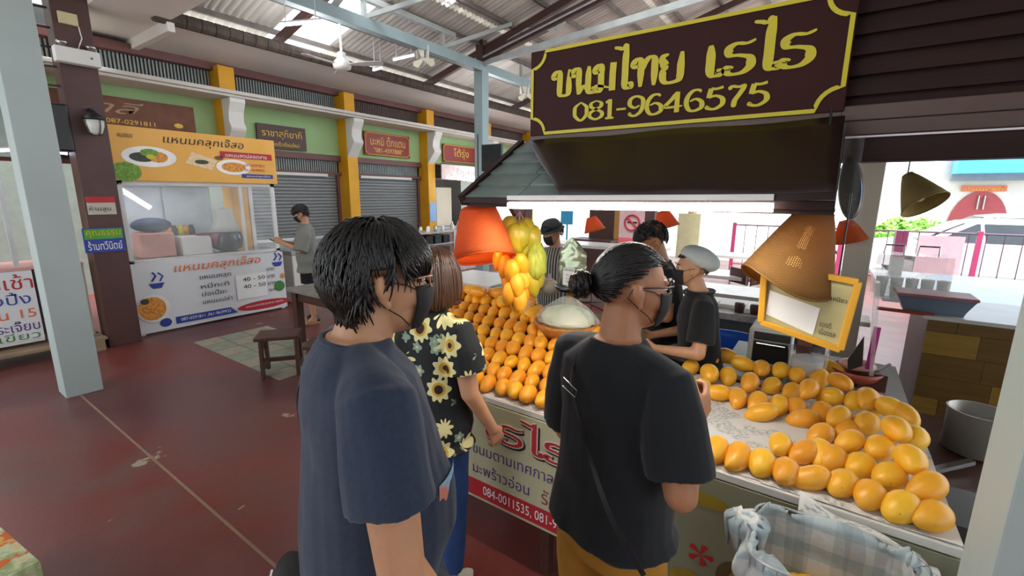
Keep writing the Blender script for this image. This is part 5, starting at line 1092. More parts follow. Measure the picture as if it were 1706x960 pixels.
# ================================================================= seating area, fence, street behind the kiosk
def bench(u, v, d, wd, label, h=.75, yaw=0., dp=.7):
    p = at(u, v, d); t = thing('long_table', label, 'table', (p.x, p.y, 0), yaw)
    zz = p.z; obj('tabletop', MB().mm((-wd/2, -dp/2, zz-.05), (wd/2, dp/2, zz)), mat('pale_table_top', 'c9c6c0', rough=.35), t, local=True)
    for x in (-wd/2+.1, wd/2-.1):
        for y in (-dp/2+.06, dp/2-.06): obj('leg', MB().mm((x-.03, y-.03, 0), (x+.03, y+.03, zz-.05)), M_maroon, t, local=True)
    obj('stretcher', MB().mm((-wd/2+.1, -.03, .2), (wd/2-.1, .03, .26)), M_maroon, t, local=True)
bench(1225, 424, 9.5, 2.0, 'pale long table nearest the fence in the seating area'); bench(1210, 455, 7.2, 1.7, 'second pale table, in front of the one nearest the fence')
bench(1010, 408, 8.6, 2.2, 'pale long table behind the foil bag, left of the men\'s heads'); bench(1195, 480, 5.9, 1.2, 'low pale table just beyond the prep counter')
bench(800, 462, 5.0, .8, 'grey table seen under the orange lamp')
def pchair(u, v, d, m, lab, yaw):
    p = at(u, v, d); t = thing('tube_chair', lab, 'chair', (p.x, p.y, 0), yaw)
    obj('seat', MB().mm((-.2, -.2, .43), (.2, .2, .46)), m, t, local=True, bevel=.01); obj('backrest', MB().mm((-.2, .18, .62), (.2, .2, .85)), m, t, local=True, bevel=.01)
    for x in (-.18, .18):
        obj('leg', MB().tube([(x, -.18, 0), (x, -.18, .43)], .012, 6), M_steel, t, local=True); obj('leg', MB().tube([(x, .2, 0), (x, .2, .86)], .012, 6), M_steel, t, local=True)
pchair(1285, 470, 6.6, M_maroon, 'dark red tube-framed chair by the tan lamp', 1.2); pchair(1248, 470, 6.9, M_maroon, 'dark red tube-framed chair at the second pale table', 2.4); pchair(990, 440, 6.4, M_maroon, 'dark red chair behind the foil bag', .5); pchair(1020, 445, 6.0, M_maroon, 'dark red chair left of the man in black\'s head', .9)
# fence
M_pink = mat('pink_fence_paint', 'b3406c', rough=.5); M_fence = mat('dark_purple_fence_paint', '5c3a55', rough=.5)
fn = thing('street_fence', 'low pink and purple railing between the market and the street', 'fence', (0, 12.4, 0))
FYY = 12.6; ztp = 1.22
obj('top_rail', MB().tube([(-2.0, FYY, ztp), (8.0, FYY, ztp)], .02, 6), M_fence, fn); obj('bottom_rail', MB().tube([(-2.0, FYY, .25), (8.0, FYY, .25)], .02, 6), M_pink, fn)
for i in range(41): obj('bar', MB().tube([(-2+i*.25, FYY, .25), (-2+i*.25, FYY, ztp)], .009, 5), M_fence, fn)
for x in (-2, .2, 2.4, 4.55, 6.8): obj('post', MB().mm((x-.04, FYY-.04, 0), (x+.04, FYY+.04, ztp+.05)), M_pink, fn)
st = obj('star_panel', MB().mm((1.5, FYY-.03, .3), (2.2, FYY-.01, 1.15)), mat('pale_pink_panel', 'd9aeb8', rough=.6), fn)
# cars
def car(p, yaw, label, m, L=4.4, Wd=1.75, hh=1.46):
    t = thing('car', label, 'car', p, yaw); ys = [-Wd/2, -Wd/2+.12, 0, Wd/2-.12, Wd/2]
    pr = [(-L/2, .35), (-L/2, .72), (-L/2+.15, .85), (-L/2+1.05, .95), (-L/2+1.0, .95), (L/2-.7, 1.0), (L/2-.1, .92), (L/2, .7), (L/2, .35)]
    mb = MB(); sec = []
    for y, s in ((-Wd/2, .94), (-Wd/2+.06, 1), (Wd/2-.06, 1), (Wd/2, .94)): sec.append([(x*(.97 if s < 1 else 1), y, z*s if z > .4 else z) for x, z in pr])
    mb.loft(sec); obj('body', mb, m, t, local=True, bevel=.05)
    pc = [(-L/2+1.0, .93), (-L/2+1.75, hh-.06), (-L/2+2.2, hh), (L/2-1.5, hh), (L/2-1.1, hh-.1), (L/2-.45, .95)]
    mb = MB(); mb.loft([[(x, y, z) if z < 1 else (x*.98, y*.80, z) for x, z in pc] for y in (-Wd/2+.04, Wd/2-.04)]); obj('cabin', mb, m, t, local=True, bevel=.04)
    gl = mat('dark_car_glass', '39424a', rough=.1)
    for s in (-1, 1):
        y0, y1 = s*(Wd/2-.035), s*(Wd/2*.81-.01); mbq = MB()
        for xa, xb, xc, xd in ((-L/2+1.25, .1-.3, -.25, -L/2+1.9), (-.12, L/2-.75, L/2-1.3, -.18)):
            A = [(xa, y0*1.0, .98), (xb, y0, .98), (xc, y1, hh-.09), (xd, y1, hh-.09)]; mbq.loft([A, [(x, y+s*.02, z) for x, y, z in A]])
        obj('side_window', mbq, gl, t, local=True)
    A = [(-L/2+1.02, -Wd/2+.16, .97), (-L/2+1.02, Wd/2-.16, .97), (-L/2+1.72, Wd/2*.76, hh-.09), (-L/2+1.72, -Wd/2*.76, hh-.09)]
    obj('windscreen', MB().loft([[(x-.03, y, z+.01) for x, y, z in A], A]), gl, t, local=True)
    for x in (-L/2+.8, L/2-.85):
        for s in (-1, 1):
            w_ = obj('wheel', MB().lathe([(.1, -.1), (.29, -.1), (.32, -.07), (.32, .07), (.29, .1), (.1, .1)], (x, s*(Wd/2-.1), .32), 24, rot=Matrix.Rotation(PI/2, 3, 'X')), M_dark, t, local=True, smooth=False)
            obj('hub', MB().lathe([(.03, -.115), (.19, -.105), (.19, .105), (.03, .115)], (x, s*(Wd/2-.1), .32), 16, rot=Matrix.Rotation(PI/2, 3, 'X')), M_alu, w_, local=True)
M_carw = mat('white_car_paint', 'e4e6ea', rough=.2, coat=.6, var=.01)
c1 = on(1600, 450, 'z', 0)
car((2.9, 14.9, -.02), .03, 'white saloon car parked behind the fence, its front wheel showing', M_carw)
car((7.6, 15.2, -.02), .03, 'second white car at the right edge of the street view', M_carw)
car((3.9, 18.6, -.02), .0, 'silver-white car passing behind the parked saloon', mat('silver_car_paint', 'cdd2d8', rough=.2, metal=.3, coat=.5), hh=1.5)
mc_ = thing('motorbike', 'parked motorbike beyond the fence above the pale long table', 'motorbike', (-.6, 14.4, 0), .1)
for x in (-.6, .6): obj('wheel', MB().tube([(x+.28*math.cos(a), 0, .29+.28*math.sin(a)) for a in [i*PI/10 for i in range(21)]], .04, 6), M_dark, mc_, local=True)
obj('frame', MB().tube([(-.6, 0, .3), (-.3, 0, .6), (.2, 0, .45), (.45, 0, .95), (.6, 0, .3)], .035, 6), M_steel, mc_, local=True); obj('seat', MB().ell((-.35, 0, .78), (.38, .12, .08)), M_maroon, mc_, local=True, smooth=True); obj('engine', MB().ell((0, 0, .4), (.2, .12, .17)), mat('grey_engine', '77797a', metal=.5), mc_, local=True); obj('handlebar', MB().tube([(.4, -.3, 1.02), (.45, 0, .98), (.4, .3, 1.02)], .015, 6), M_dark, mc_, local=True)
# house across the street
HY = 24.0
hs = struct(obj('wall_street_building', MB().mm((3.2, HY, 0), (20, HY+.3, 5.5)), M_white))
def hp(u, v, y=HY): return on(u, v, 'y', y)
a0, a1 = hp(1578, 362), hp(1680, 362); az = hp(1630, 318).z; cxx = (a0.x+a1.x)/2; rw = (a1.x-a0.x)/2
dr = thing('arched_door', 'pink-red arched double door of the white house across the street', 'door', (cxx, HY, 0))
for s in (-1, 1):
    pts = [(cxx, HY-.06, 0), (cxx+s*rw, HY-.06, 0), (cxx+s*rw, HY-.06, a0.z-.4)]+[(cxx+s*rw*math.cos(t), HY-.06, a0.z-.4+(az-a0.z+.4)*math.sin(t)) for t in [i*PI/20 for i in range(1, 10)]]+[(cxx, HY-.06, az)]
    obj('door_leaf', MB().poly(pts, (0, 1, 0), .05), mat('faded_red_door', 'a84a50', rough=.6), dr)
obj('handle', MB().tube([(cxx-.08, HY-.1, 1.5), (cxx-.08, HY-.1, 2.0)], .03, 6).tube([(cxx+.08, HY-.1, 1.5), (cxx+.08, HY-.1, 2.0)], .03, 6), M_steel, dr)
b0_, b1_ = hp(1495, 286), hp(1720, 270); e = obj('street_awning', MB().mm((3.4, HY-1.2, b0_.z-.15), (20, HY-.1, b0_.z+1.3)), mat('sky_blue_sign_panel', '4aa6e8', rough=.5)); tag(e, 'sky blue signboard along the top of the white house', 'sign')
gz = hp(1600, 302).z; struct(obj('trim_9', MB().mm((3.4, HY-.4, gz), (20, HY-.1, b0_.z-.15)), mat('grey_fascia', '8b949c', rough=.6)))
pl_ = hp(1640, 305); o = obj('house_plate', MB().mm((pl_.x-.6, HY-.08, pl_.z-.3), (pl_.x+.6, HY-.02, pl_.z-.1)), mat('coral_plate', 'd8765c')); tag(o, 'coral red name plate over the arched door', 'plate'); text('บ้านเลขที่', M_gold, o, (pl_.x-.5, HY-.09, pl_.z-.27), XR, U_, 1.0, .14)
def bush(p, s, label, m, seed):
    random.seed(seed); t = thing('bush', label, 'shrub', p); mb = MB()
    for i in range(420):
        a, b = random.uniform(0, 2*PI), random.uniform(0, PI/2); r = s*random.uniform(.6, 1.05)
        c = Vector(p)+Vector((r*math.cos(a)*math.cos(b), r*math.sin(a)*math.cos(b), r*math.sin(b)*1.3)); u = Vector((random.uniform(-1, 1), random.uniform(-1, 1), random.uniform(-.3, 1))).normalized()*.16*s; v = u.orthogonal().normalized()*.06*s
        mb.add([c-u, c+v, c+u, c-v], [(0, 1, 2, 3)])
    f = obj('foliage', mb, m, t); f['kind'] = 'stuff'; obj('stem', MB().tube([p, Vector(p)+Vector((0, 0, s*.8))], .05*s, 6), M_wood, t)
M_leaf = mat('bright_green_leaves', '7fb84a', rough=.6, var=.3, scale=3)
for i, (u, yy_, s, lab) in enumerate(((1478, 19.4, .8, 'bright green bush behind the white post'), (1505, 21.2, .9, 'bright green bush below the canvas lamp'), (1545, 23, .85, 'bright green bush left of the arched door'))): bush((on(u, 340, 'y', yy_).x, yy_, 0), s, lab, M_leaf, i)
# brown stall with no-smoking sign, far back left of the seating area
sx, ex = on(975, 380, 'y', 9.6).x, on(1030, 380, 'y', 9.6).x
bs2 = thing('far_wooden_stall', 'far brown wooden stall with orange lamps behind the foil bag', 'stall', ((sx+ex)/2, 9.8, 0))
obj('back_panel', MB().mm((sx, 9.8, .9), (ex-.15, 9.85, 2.1)), M_wood, bs2); obj('post', MB().mm((ex-.14, 9.7, 0), (ex+.04, 9.85, 2.4)), mat('honey_wood', 'b0803c', rough=.5), bs2); obj('counter', MB().mm((sx-.2, 9.2, 0), (ex, 9.8, .95)), M_maroon, bs2)
n0 = on(1053, 378, 'y', 8.8); nss = obj('no_smoking_sign', MB().mm((n0.x-.27, 8.8, n0.z-.62), (n0.x+.27, 8.83, n0.z+.35)), mat('pale_pink_board', 'c9a6a8', rough=.5)); tag(nss, 'pale sign board with a red no-smoking ring and a pink lower half', 'sign')
obj('pink_half', MB().mm((n0.x-.27, 8.79, n0.z-.62), (n0.x+.27, 8.80, n0.z-.22)), mat('salmon_red_print', 'd8646a'), nss)
obj('ring', MB().tube([(n0.x+.15*math.cos(a), 8.785, n0.z+.08+.15*math.sin(a)) for a in [i*PI/12 for i in range(25)]], .018, 6).tube([(n0.x-.1, 8.785, n0.z+.18), (n0.x+.1, 8.785, n0.z-.02)], .018, 6), M_red, nss); obj('cigarette', MB().mm((n0.x-.1, 8.79, n0.z+.07), (n0.x+.1, 8.795, n0.z+.1)), M_blk, nss)
p_ = obj('sign_post', MB().mm((n0.x-.02, 8.83, 0), (n0.x+.02, 8.87, n0.z)), M_steel, nss)
bb0 = on(944, 363, 'y', 11); o = obj('blue_poster', MB().mm((bb0.x-.18, 11, bb0.z-.18), (bb0.x+.18, 11.03, bb0.z+.18)).mm((bb0.x-.02, 11.03, 0), (bb0.x+.02, 11.06, bb0.z)), mat('bright_blue_poster', '3aa8d8')); tag(o, 'small bright blue poster far behind the striped vendor', 'poster')
o = obj('umbrella', MB().lathe([(.02, 1.9), (.22, 1.0), (.24, .98), (.03, .97), (.03, 0)], (on(1150, 400, 'y', 11.5).x, 11.5, 0), 10), mat('peach_cloth', 'e8b890', rough=.7), None); tag(o, 'closed peach parasol before the fence', 'parasol')
o = obj('menu_board', MB().mm((on(1128, 390, 'y', 10).x, 10, .6), (on(1165, 390, 'y', 10).x+.0, 10.03, 1.55)), mat('pale_yellow_menu', 'e6dfb0')); tag(o, 'pale yellow menu board behind the bending man', 'board')
w_ = obj('far_shop_wall', MB().mm((-14, 26, 0), (2.5, 26.4, 3.2)), M_white); struct(w_)
# ================================================================= people
def remesh(mb, vox, name, m, parent, smooth_it=4, fac=.5, disp=None, cut=None):
    """one continuous skin over overlapping volumes"""
    me = bpy.data.meshes.new('tmp'); me.from_pydata([tuple(v) for v in mb.v], [], mb.f); me.update()
    o = bpy.data.objects.new('tmp', me)
    r = o.modifiers.new('r', 'REMESH'); r.mode = 'VOXEL'; r.voxel_size = vox
    s = o.modifiers.new('s', 'SMOOTH'); s.factor = fac; s.iterations = smooth_it
    out = evaluated_mesh(o); bpy.data.meshes.remove(me)
    if disp:
        nv = len(out.vertices); co = np.empty(nv*3, 'f'); no = np.empty(nv*3, 'f')
        out.vertices.foreach_get('co', co); out.vertex_normals.foreach_get('vector', no); co = co.reshape(-1, 3); no = no.reshape(-1, 3)
        dd = np.array([disp(Vector(c)) for c in co.tolist()], 'f'); out.vertices.foreach_set('co', (co+no*dd[:, None]).ravel()); out.update()
    out.name = name; out.materials.clear(); out.materials.append(m); out.shade_smooth()
    q = bpy.data.objects.new(name, out); COL.objects.link(q); q.parent = parent
    return q
def ringz(z, cx, cy, rx, ry, n=28, e=.9):
    out = []
    for k in range(n):
        a = 2*PI*k/n; c, s = math.cos(a), math.sin(a)
        out.append(Vector((cx+math.copysign(abs(c)**e, c)*rx, cy+math.copysign(abs(s)**e, s)*ry, z)))
    return out
def loftz(mb, lv, e=.9):
    return mb.loft([ringz(*l, e=e) for l in lv])
def wrinkle(amp, f=9, seed=0.):
    def fn(c):
        return amp*(noise.noise(Vector((c.x*f+seed, c.y*f, c.z*f*.7)))+.6*noise.noise(Vector((c.x*f*2.3, c.y*f*2.3+seed, c.z*f*1.2))))
    return fn
def hand(mb, wr, d, pn, side, curl=.5, s=1., spread=.16, grip=None):
    """palm and five fingers; d = towards fingertips, pn = palm normal (fingers curl to it), side = +1 when the thumb lies along d x pn"""
    d = Vector(d).normalized(); pn = Vector(pn); pn = (pn-d*pn.dot(d)).normalized(); w_ = d.cross(pn)*side; wr = Vector(wr)
    for i, (ox, L, fl) in enumerate(((.032, .078, (.036, .023, .018)), (.011, .082, (.040, .026, .019)), (-.010, .078, (.037, .024, .018)), (-.030, .070, (.029, .019, .016)))):
        k0 = wr+(d*L+w_*ox)*s; mb.cap(wr+(w_*ox*.55+d*.01)*s, k0, .014*s, .0115*s, 10)
        q = k0; dd = (d+w_*(ox*spread*8)).normalized(); r = (.0095, .0088, .0080, .0068)
        for j, l in enumerate(fl):
            a = curl*(.55+.42*j)*(1+.12*i); dr = dd*math.cos(a*(j+1)*.75)+pn*math.sin(a*(j+1)*.75)
            q2 = q+dr*l*s; mb.cap(q, q2, r[j]*s, r[j+1]*s, 10); q = q2
    t0 = wr+(d*.022+w_*.024)*s; t1 = t0+(d*.030+w_*.022+pn*.012)*s; t2 = t1+(d*.030+w_*.006+pn*.010*(1+curl))*s; t3 = t2+(d*.022-w_*.004+pn*.010*(1+curl))*s
    mb.cap(wr+w_*.012*s, t1, .015*s, .012*s, 10); mb.cap(t1, t2, .0115*s, .010*s, 10); mb.cap(t2, t3, .0098*s, .008*s, 10)
def head_mb(mb, H, s):
    """H: 4x4 head frame, origin at head centre, +y the face"""
    def P(x, y, z): return H@Vector((x*s, y*s, z*s))
    R = H.to_3x3().normalized()
    def E(c, r, n=18, m=12): mb.ell(P(*c), tuple(q*s for q in r), n, m, rot=R)
    E((0, -.012, .028), (.074, .092, .088), 24, 16); E((0, .018, .0), (.066, .072, .085)); E((0, .030, -.055), (.050, .056, .052)); E((0, .052, -.082), (.026, .026, .020))
    E((.030, .062, -.022), (.026, .022, .028)); E((-.030, .062, -.022), (.026, .022, .028)); E((0, .078, .028), (.046, .012, .010))
    mb.loft([[P(-.008, .082, .018), P(.008, .082, .018), P(.006, .070, .018), P(-.006, .070, .018)], [P(-.012, .100, -.012), P(.012, .100, -.012), P(.012, .075, -.012), P(-.012, .075, -.012)], [P(-.017, .102, -.024), P(.017, .102, -.024), P(.015, .075, -.026), P(-.015, .075, -.026)], [P(-.012, .090, -.032), P(.012, .090, -.032), P(.01, .075, -.032), P(-.01, .075, -.032)]])
    E((0, .082, -.050), (.022, .010, .006)); E((0, .081, -.059), (.019, .010, .007))
    for sx in (-1, 1):
        E((sx*.078, -.010, -.004), (.012, .017, .030)); E((sx*.086, -.020, .008), (.010, .013, .024)); E((sx*.083, -.024, .016), (.010, .010, .016)); E((sx*.077, -.004, -.030), (.010, .010, .012))
def hair_locks(root, H, s, m, n, crown, mode, L=(.05, .09), r=.006, vox=None, bun=False):
    """strands laid over the skull from the crown; mode 'short' or 'bob'"""
    rnd = random.Random(11); C0 = Vector((0, -.012, .028)); ax = Vector((.079, .098, .094))
    def surf(az, th, g=0.): return C0+Vector(((ax.x+g)*math.sin(th)*math.cos(az), (ax.y+g)*math.sin(th)*math.sin(az), (ax.z+g)*math.cos(th)))
    def hairline(az):   # az: 90deg = face
        f = math.sin(az)
        if f > .35: return math.radians(62)
        if f > .12: return math.radians(62+(.35-f)/.23*20)
        if f > -.22: return math.radians(80)
        return math.radians(96+(min(1, (-.22-f)/.5))*32)
    mb = MB(); base = MB()
    rings = []
    for i in range(15):
        rr = []
        for k_ in range(40):
            az = 2*PI*k_/40; th = max(.02, hairline(az)*i/14); rr.append(surf(az, th, .004))
        rings.append(rr)
    base.loft(rings, caps=True)
    mb.add(base.v, base.f)
    for q in range(n):
        az = rnd.uniform(0, 2*PI); hl = hairline(az)
        if mode == 'short':
            th0 = hl*math.sqrt(rnd.uniform(0, .95)); ln = rnd.uniform(*L); dth = ln/.09; pts = []; rs = []; tw = rnd.uniform(-.25, .25)+(.35 if math.sin(az) > .2 else 0)
            for j in range(6):
                t = j/5; th = th0+dth*t; g = .006+.012*math.sin(PI*min(1, t*.9+.1))+rnd.uniform(0, .003)
                oh = .04 if abs(math.sin(az)+.05) < .2 else .18; over = max(0, th-hl-oh) if oh > .1 else 0; tw = tw*.4 if oh < .1 else tw
                pt = surf(az+tw*t, min(th, hl+oh), g); pt.z -= over*.07; pt += Vector((math.cos(az), math.sin(az), 0))*(.004*t)
                pts.append(H@(pt*s)); rs.append(r*s*(1-.75*t)*(.6+.4*min(1, t*4)))
            mb.tube(pts, rs, 5, flat=.5)
        elif mode == 'bob':
            front = math.sin(az) > .55
            th0 = rnd.uniform(0, .8); pts = []; rs = []; tw = rnd.uniform(-.05, .05); zb_ = -.115+rnd.uniform(-.012, .012)+(.01 if math.sin(az) > 0 else 0)
            if front: az = math.copysign(1, math.cos(az))*.0+ (rnd.uniform(-.6, .5) if math.cos(az) > 0 else PI+rnd.uniform(-.5, .6))
            gg = rnd.uniform(.008, .022)
            for j in range(5): pts.append(surf(az+tw*j, th0+(1.5-th0)*j/4, gg+.004*j))
            e = pts[-1]
            for j in range(1, 6):
                t = j/5; pts.append(Vector((e.x*(1+.10*math.sin(t*2.3)-.10*t*t), e.y*(1+.06*math.sin(t*2.3)-.08*t*t), e.z+(zb_-e.z)*t)))
            mb.tube([H@(p*s) for p in pts], [r*s*.6]+[r*s]*(len(pts)-3)+[r*s*.9, r*s*.5], 5, flat=.45)
        elif mode == 'slick':   # pulled back to a bun
            th0 = rnd.uniform(.2, 1)*hl; p0 = surf(az, th0, .004); B = Vector((0, -.125, .0)); pts = []
            for j in range(6):
                t = j/5; v = p0.lerp(B, t); d = v-C0; sc_ = 1/math.sqrt((d.x/ax.x)**2+(d.y/ax.y)**2+(d.z/ax.z)**2); v2 = C0+d*max(1, sc_*1.05); pts.append(H@(v2*s))
            mb.tube(pts, [r*s*.7]+[r*s]*4+[r*s*.6], 5, flat=.5)
    if bun:
        Bc = Vector((0, -.145, .005))
        mb.ell(H@(Bc*s), tuple(q*s for q in (.036, .031, .037)), 16, 12, rot=H.to_3x3().normalized())
        for q in range(34):
            a0 = rnd.uniform(0, 6.28); yy = rnd.uniform(-.95, .9); rr = math.sqrt(1-yy*yy)*.036; sw = rnd.uniform(1.2, 2.6); dy = rnd.uniform(-.3, .3)
            pts = [H@((Bc+Vector((math.cos(a0+sw*j/6)*rr*1.03, (yy+dy*j/6*(1-abs(yy)))*.031, math.sin(a0+sw*j/6)*rr*1.05)))*s) for j in range(7)]
            mb.tube(pts, [r*s*.3]+[r*s*.75]*5+[r*s*.3], 5)
    return obj('hair', mb, m, root, smooth=True, local=True)
def facemask(root, H, s, m):
    rings = []; mb = MB()
    def fn(a, b):
        t = math.radians(-62+124*a); z = .002-.092*b; bul = math.sin(PI*b)
        rx = .066-.010*b+.004*bul; ry = .087+.011*bul-.014*b
        nose = .013*math.exp(-(t/.35)**2)*(1-b)
        return H@(Vector((rx*math.sin(t), .010+ry*math.cos(t)**.8*1.0+nose, z-.012*math.sin(abs(t))*(-1 if b < .5 else 1)*0))*s)
    mb.grid(fn, 24, 12); o = obj('face_mask', mb, m, root, smooth=True, local=True, solid=.002*s)
    for sx in (-1, 1):
        obj('ear_loop', MB().tube([H@(Vector(q)*s) for q in ((sx*.058, .056, -.004), (sx*.074, .034, .008), (sx*.082, .006, .014), (sx*.090, -.030, .016), (sx*.089, -.040, -.008), (sx*.083, -.008, -.034), (sx*.070, .026, -.058), (sx*.052, .046, -.080))], .0014*s, 5), m, o, local=True)
    return o
def glasses(root, H, s, m, rimc, full=True):
    mb = MB(); g = thing_ = None
    def P(x, y, z): return H@(Vector((x, y, z))*s)
    for sx in (-1, 1):
        mb.tube([P(sx*(.033+.025*math.cos(a)), .098-.012*abs(math.cos(a))*(1 if math.cos(a)*1 > 0 else 0), .016+.019*math.sin(a)) for a in [i*PI/10 for i in range(21)]], .0016*s, 6)
        mb.tube([P(sx*.058, .090, .024), P(sx*.076, .06, .022), P(sx*.080, -.01, .018), P(sx*.078, -.028, .004)], .002*s, 6)
    mb.tube([P(-.010, .1, .02), P(0, .104, .022), P(.010, .1, .02)], .0016*s, 6)
    o = obj('eyeglasses', mb, rimc, root, smooth=True, local=True)
    ln = MB()
    for sx in (-1, 1): ln.add([P(sx*(.033+.024*math.cos(i*PI/10)), .097-.010*max(0, math.cos(i*PI/10)), .016+.018*math.sin(i*PI/10)) for i in range(20)], [tuple(range(20))])
    obj('lens', ln, mat('clear_lens', 'ffffff', rough=.05, alpha=.12), o, local=True); return o
def eyes(root, H, s):
    R = H.to_3x3().normalized()
    for sx in (-1, 1):
        c = H@(Vector((sx*.031, .072, .012))*s); e = obj('eye', MB().ell(c, tuple(q*s for q in (.013, .0115, .006)), 12, 8, rot=R), mat('eye_white', 'd9d2c8', rough=.2), root, smooth=True, local=True)
        obj('iris', MB().ell(H@(Vector((sx*.031, .0825, .012))*s), tuple(q*s for q in (.005, .002, .005)), 10, 6, rot=R), M_blk, e, local=True)
        obj('eyebrow', MB().tube([H@(Vector(q)*s) for q in ((sx*.014, .090, .034), (sx*.032, .090, .039), (sx*.050, .078, .034))], [.002*s, .0035*s, .0015*s], 5), M_hair, root, local=True)
def V(*a): return Vector(a)

def person(label, base, heading, hgt, head_yaw=0., head_pitch=0., girth=1., belly=0., arms=None, vox=.006, skin=None, shirt=None, sleeve=.55, hem=.86, shirt_fit=1.0, trouser=None, trouser_z=.08, trouser_r=1., shorts=False, hair=('short', 700), hairm=None, mask=M_mask, glass=None, head_off=(0, 0, 0), lean=0., shoe=None, neck_r=.074, barefoot=False, wr=.006, curl=(.5, .5), grip=None, bun=True):
    skin = skin or M_skin; hairm = hairm or M_hair; s = hgt/1.70
    root = thing('person', label, 'person', (base[0], base[1], 0), heading)
    def L(x, y, z):  # body-space point with the lean of the trunk
        k_ = max(0, z-.92); return V(x*s, (y+lean*k_)*s, (z-abs(lean)*k_*.25)*s)
    b = MB(); g = girth
    def tl(rows, mb, e=.9, grow=0.):
        R = []
        for z, cy, rx, ry in rows:
            c = L(0, cy, z); R.append([V(p.x, p.y, c.z) for p in ringz(0, 0, c.y, (rx+grow)*s, (ry+grow)*s, e=e)])
        mb.loft(R)
    trunk = [(.86, -.01, .15*g, .105*g), (.93, -.01, .165*g, .115*g), (1.02, 0.+belly*.3, .148*g, .105*g+belly*.6), (1.12, belly*.35, .143*g, .103*g+belly*.6), (1.22, .0+belly*.15, .152*g, .108*g+belly*.25), (1.31, -.005, .160*g, .105*g), (1.38, -.012, .150*g, .088*g), (1.42, -.015, .105, .070), (1.455, -.012, .062, .058)]
    tl(trunk, b)
    hc = L(head_off[0], .035+head_off[1], 1.585+head_off[2])
    H = Matrix.Translation(hc)@Matrix.Rotation(head_yaw, 4, 'Z')@Matrix.Rotation(-head_pitch, 4, 'X')
    b.cap(L(0, -.015, 1.40), hc+H.to_3x3()@V(0, -.020*s, -.045*s), .060*s*min(1.15, g), .052*s*min(1.12, g))
    head_mb(b, H, s)
    for sx in (-1, 1):
        hip = V(sx*.088*s, 0, .90*s); kn = V(sx*.095*s, .01*s, .49*s); an = V(sx*.10*s, -.03*s, .085*s)
        b.cap(hip, kn, .085*s*g, .056*s*g); b.cap(kn, an, .056*s*g, .036*s); b.cap(kn+V(0, -.018*s, -.09*s), kn+V(0, -.014*s, -.2*s), .052*s*g, .040*s)
        b.cap(an+V(0, -.005*s, -.045*s), an+V(0, .13*s, -.06*s), .034*s, .024*s); b.cap(an, an+V(0, .06*s, -.04*s), .036*s, .03*s)
    arms = arms or {}
    AP = {}
    for sx, nm in ((-1, 'L'), (1, 'R')):
        a = arms.get(nm, {}); sh = L(sx*.165*g, -.012, 1.375); el = V(*a.get('el', (sx*.235*g, -.04, 1.11)))*s; wrp = V(*a.get('wr', (sx*.25*g, .04, .87)))*s
        AP[nm] = (sh, el, wrp)
        ag = min(g, 1.25); b.cap(sh, el, .054*s*ag, .041*s*ag); b.cap(el, wrp, .040*s*ag, .026*s*ag)
        d = (wrp-el).normalized() if 'hd' not in a else V(*a['hd'])
        hand(b, wrp, d, a.get('pn', (-sx, .2, 0)), a.get('side', sx), a.get('curl', .45), s*.98)
    body = remesh(b, vox, 'body', skin, root, 3)
    # shirt
    c = MB(); f = .016*shirt_fit
    rows = [(hem, -.005+belly*.2, .172*g+f*1.5, .128*g+f+belly*.5)]
    rows += [(z, cy, rx+f*(1.35 if z < 1.2 else 1), ry+f*(1.2 if z < 1.2 else .8)) for z, cy, rx, ry in trunk if z > hem+.03 and z < 1.40]
    rows += [(1.425, -.015, .112*g, .078*g), (1.452, -.012, neck_r, neck_r*.92)]
    tl(rows, c, e=.86)
    hems = []
    for nm in ('L', 'R'):
        sh, el, wrp = AP[nm]; sx = -1 if nm == 'L' else 1; p0 = sh+V(-sx*.06*s, 0, .012*s); d1 = (el-sh); e1 = sh+d1*sleeve*1.25; ag = min(g, 1.3)
        c.cap(L(sx*.07*g, -.015, 1.405), sh, .05*s, .058*s*ag)
        c.tube([p0, sh, sh+d1*.3, e1], [.055*s*ag, .066*s*ag, .070*s*ag*shirt_fit**.5, .073*s*ag*shirt_fit**.5], 18)
        hems.append((e1, d1.normalized(), .073*s*ag*shirt_fit**.5))
    sho = remesh(c, vox, 'shirt', shirt or M_blk, root, 5, disp=wrinkle(wr*s, 7, heading*10))
    kk = L(0, -.012, 1.452); obj('collar_rib', MB().tube([V(kk.x+neck_r*s*math.cos(a), kk.y+neck_r*.92*s*math.sin(a), kk.z-.012*s*(1+math.sin(a))) for a in [i*PI/14 for i in range(29)]], .006*s, 6), shirt or M_blk, sho, local=True, smooth=True)
    # trousers / shorts
    t_ = MB(); tr = trouser_r; loftz(t_, [(.80*s, 0, -.005*s, .165*g*s, .115*g*s), (.90*s, 0, -.01*s, .176*g*s, .126*g*s), (.98*s, 0, 0, .168*g*s, .12*g*s+belly*.4*s)])
    for sx in (-1, 1):
        hip = V(sx*.088*s, -.005*s, .90*s); kn = V(sx*.098*s, .01*s, .49*s); an = V(sx*.104*s, -.028*s, .085*s)
        if shorts:
            e = hip.lerp(kn, .72); t_.tube([hip, hip.lerp(kn, .4), e], [.094*g*s, .092*g*s*tr, .092*g*s*tr], 20)
        else:
            e = kn.lerp(an, 1-(trouser_z-.085)/.405) if trouser_z > .085 else an; t_.tube([hip, hip.lerp(kn, .5), kn, e], [.094*g*s, .082*g*s*tr, .068*g*s*tr, (.056*g if trouser_z < .2 else .06)*s*tr], 20)
    remesh(t_, vox, 'shorts' if shorts else 'trousers', trouser or M_blk, root, 4, disp=wrinkle(.005*s, 8, 3.+heading))
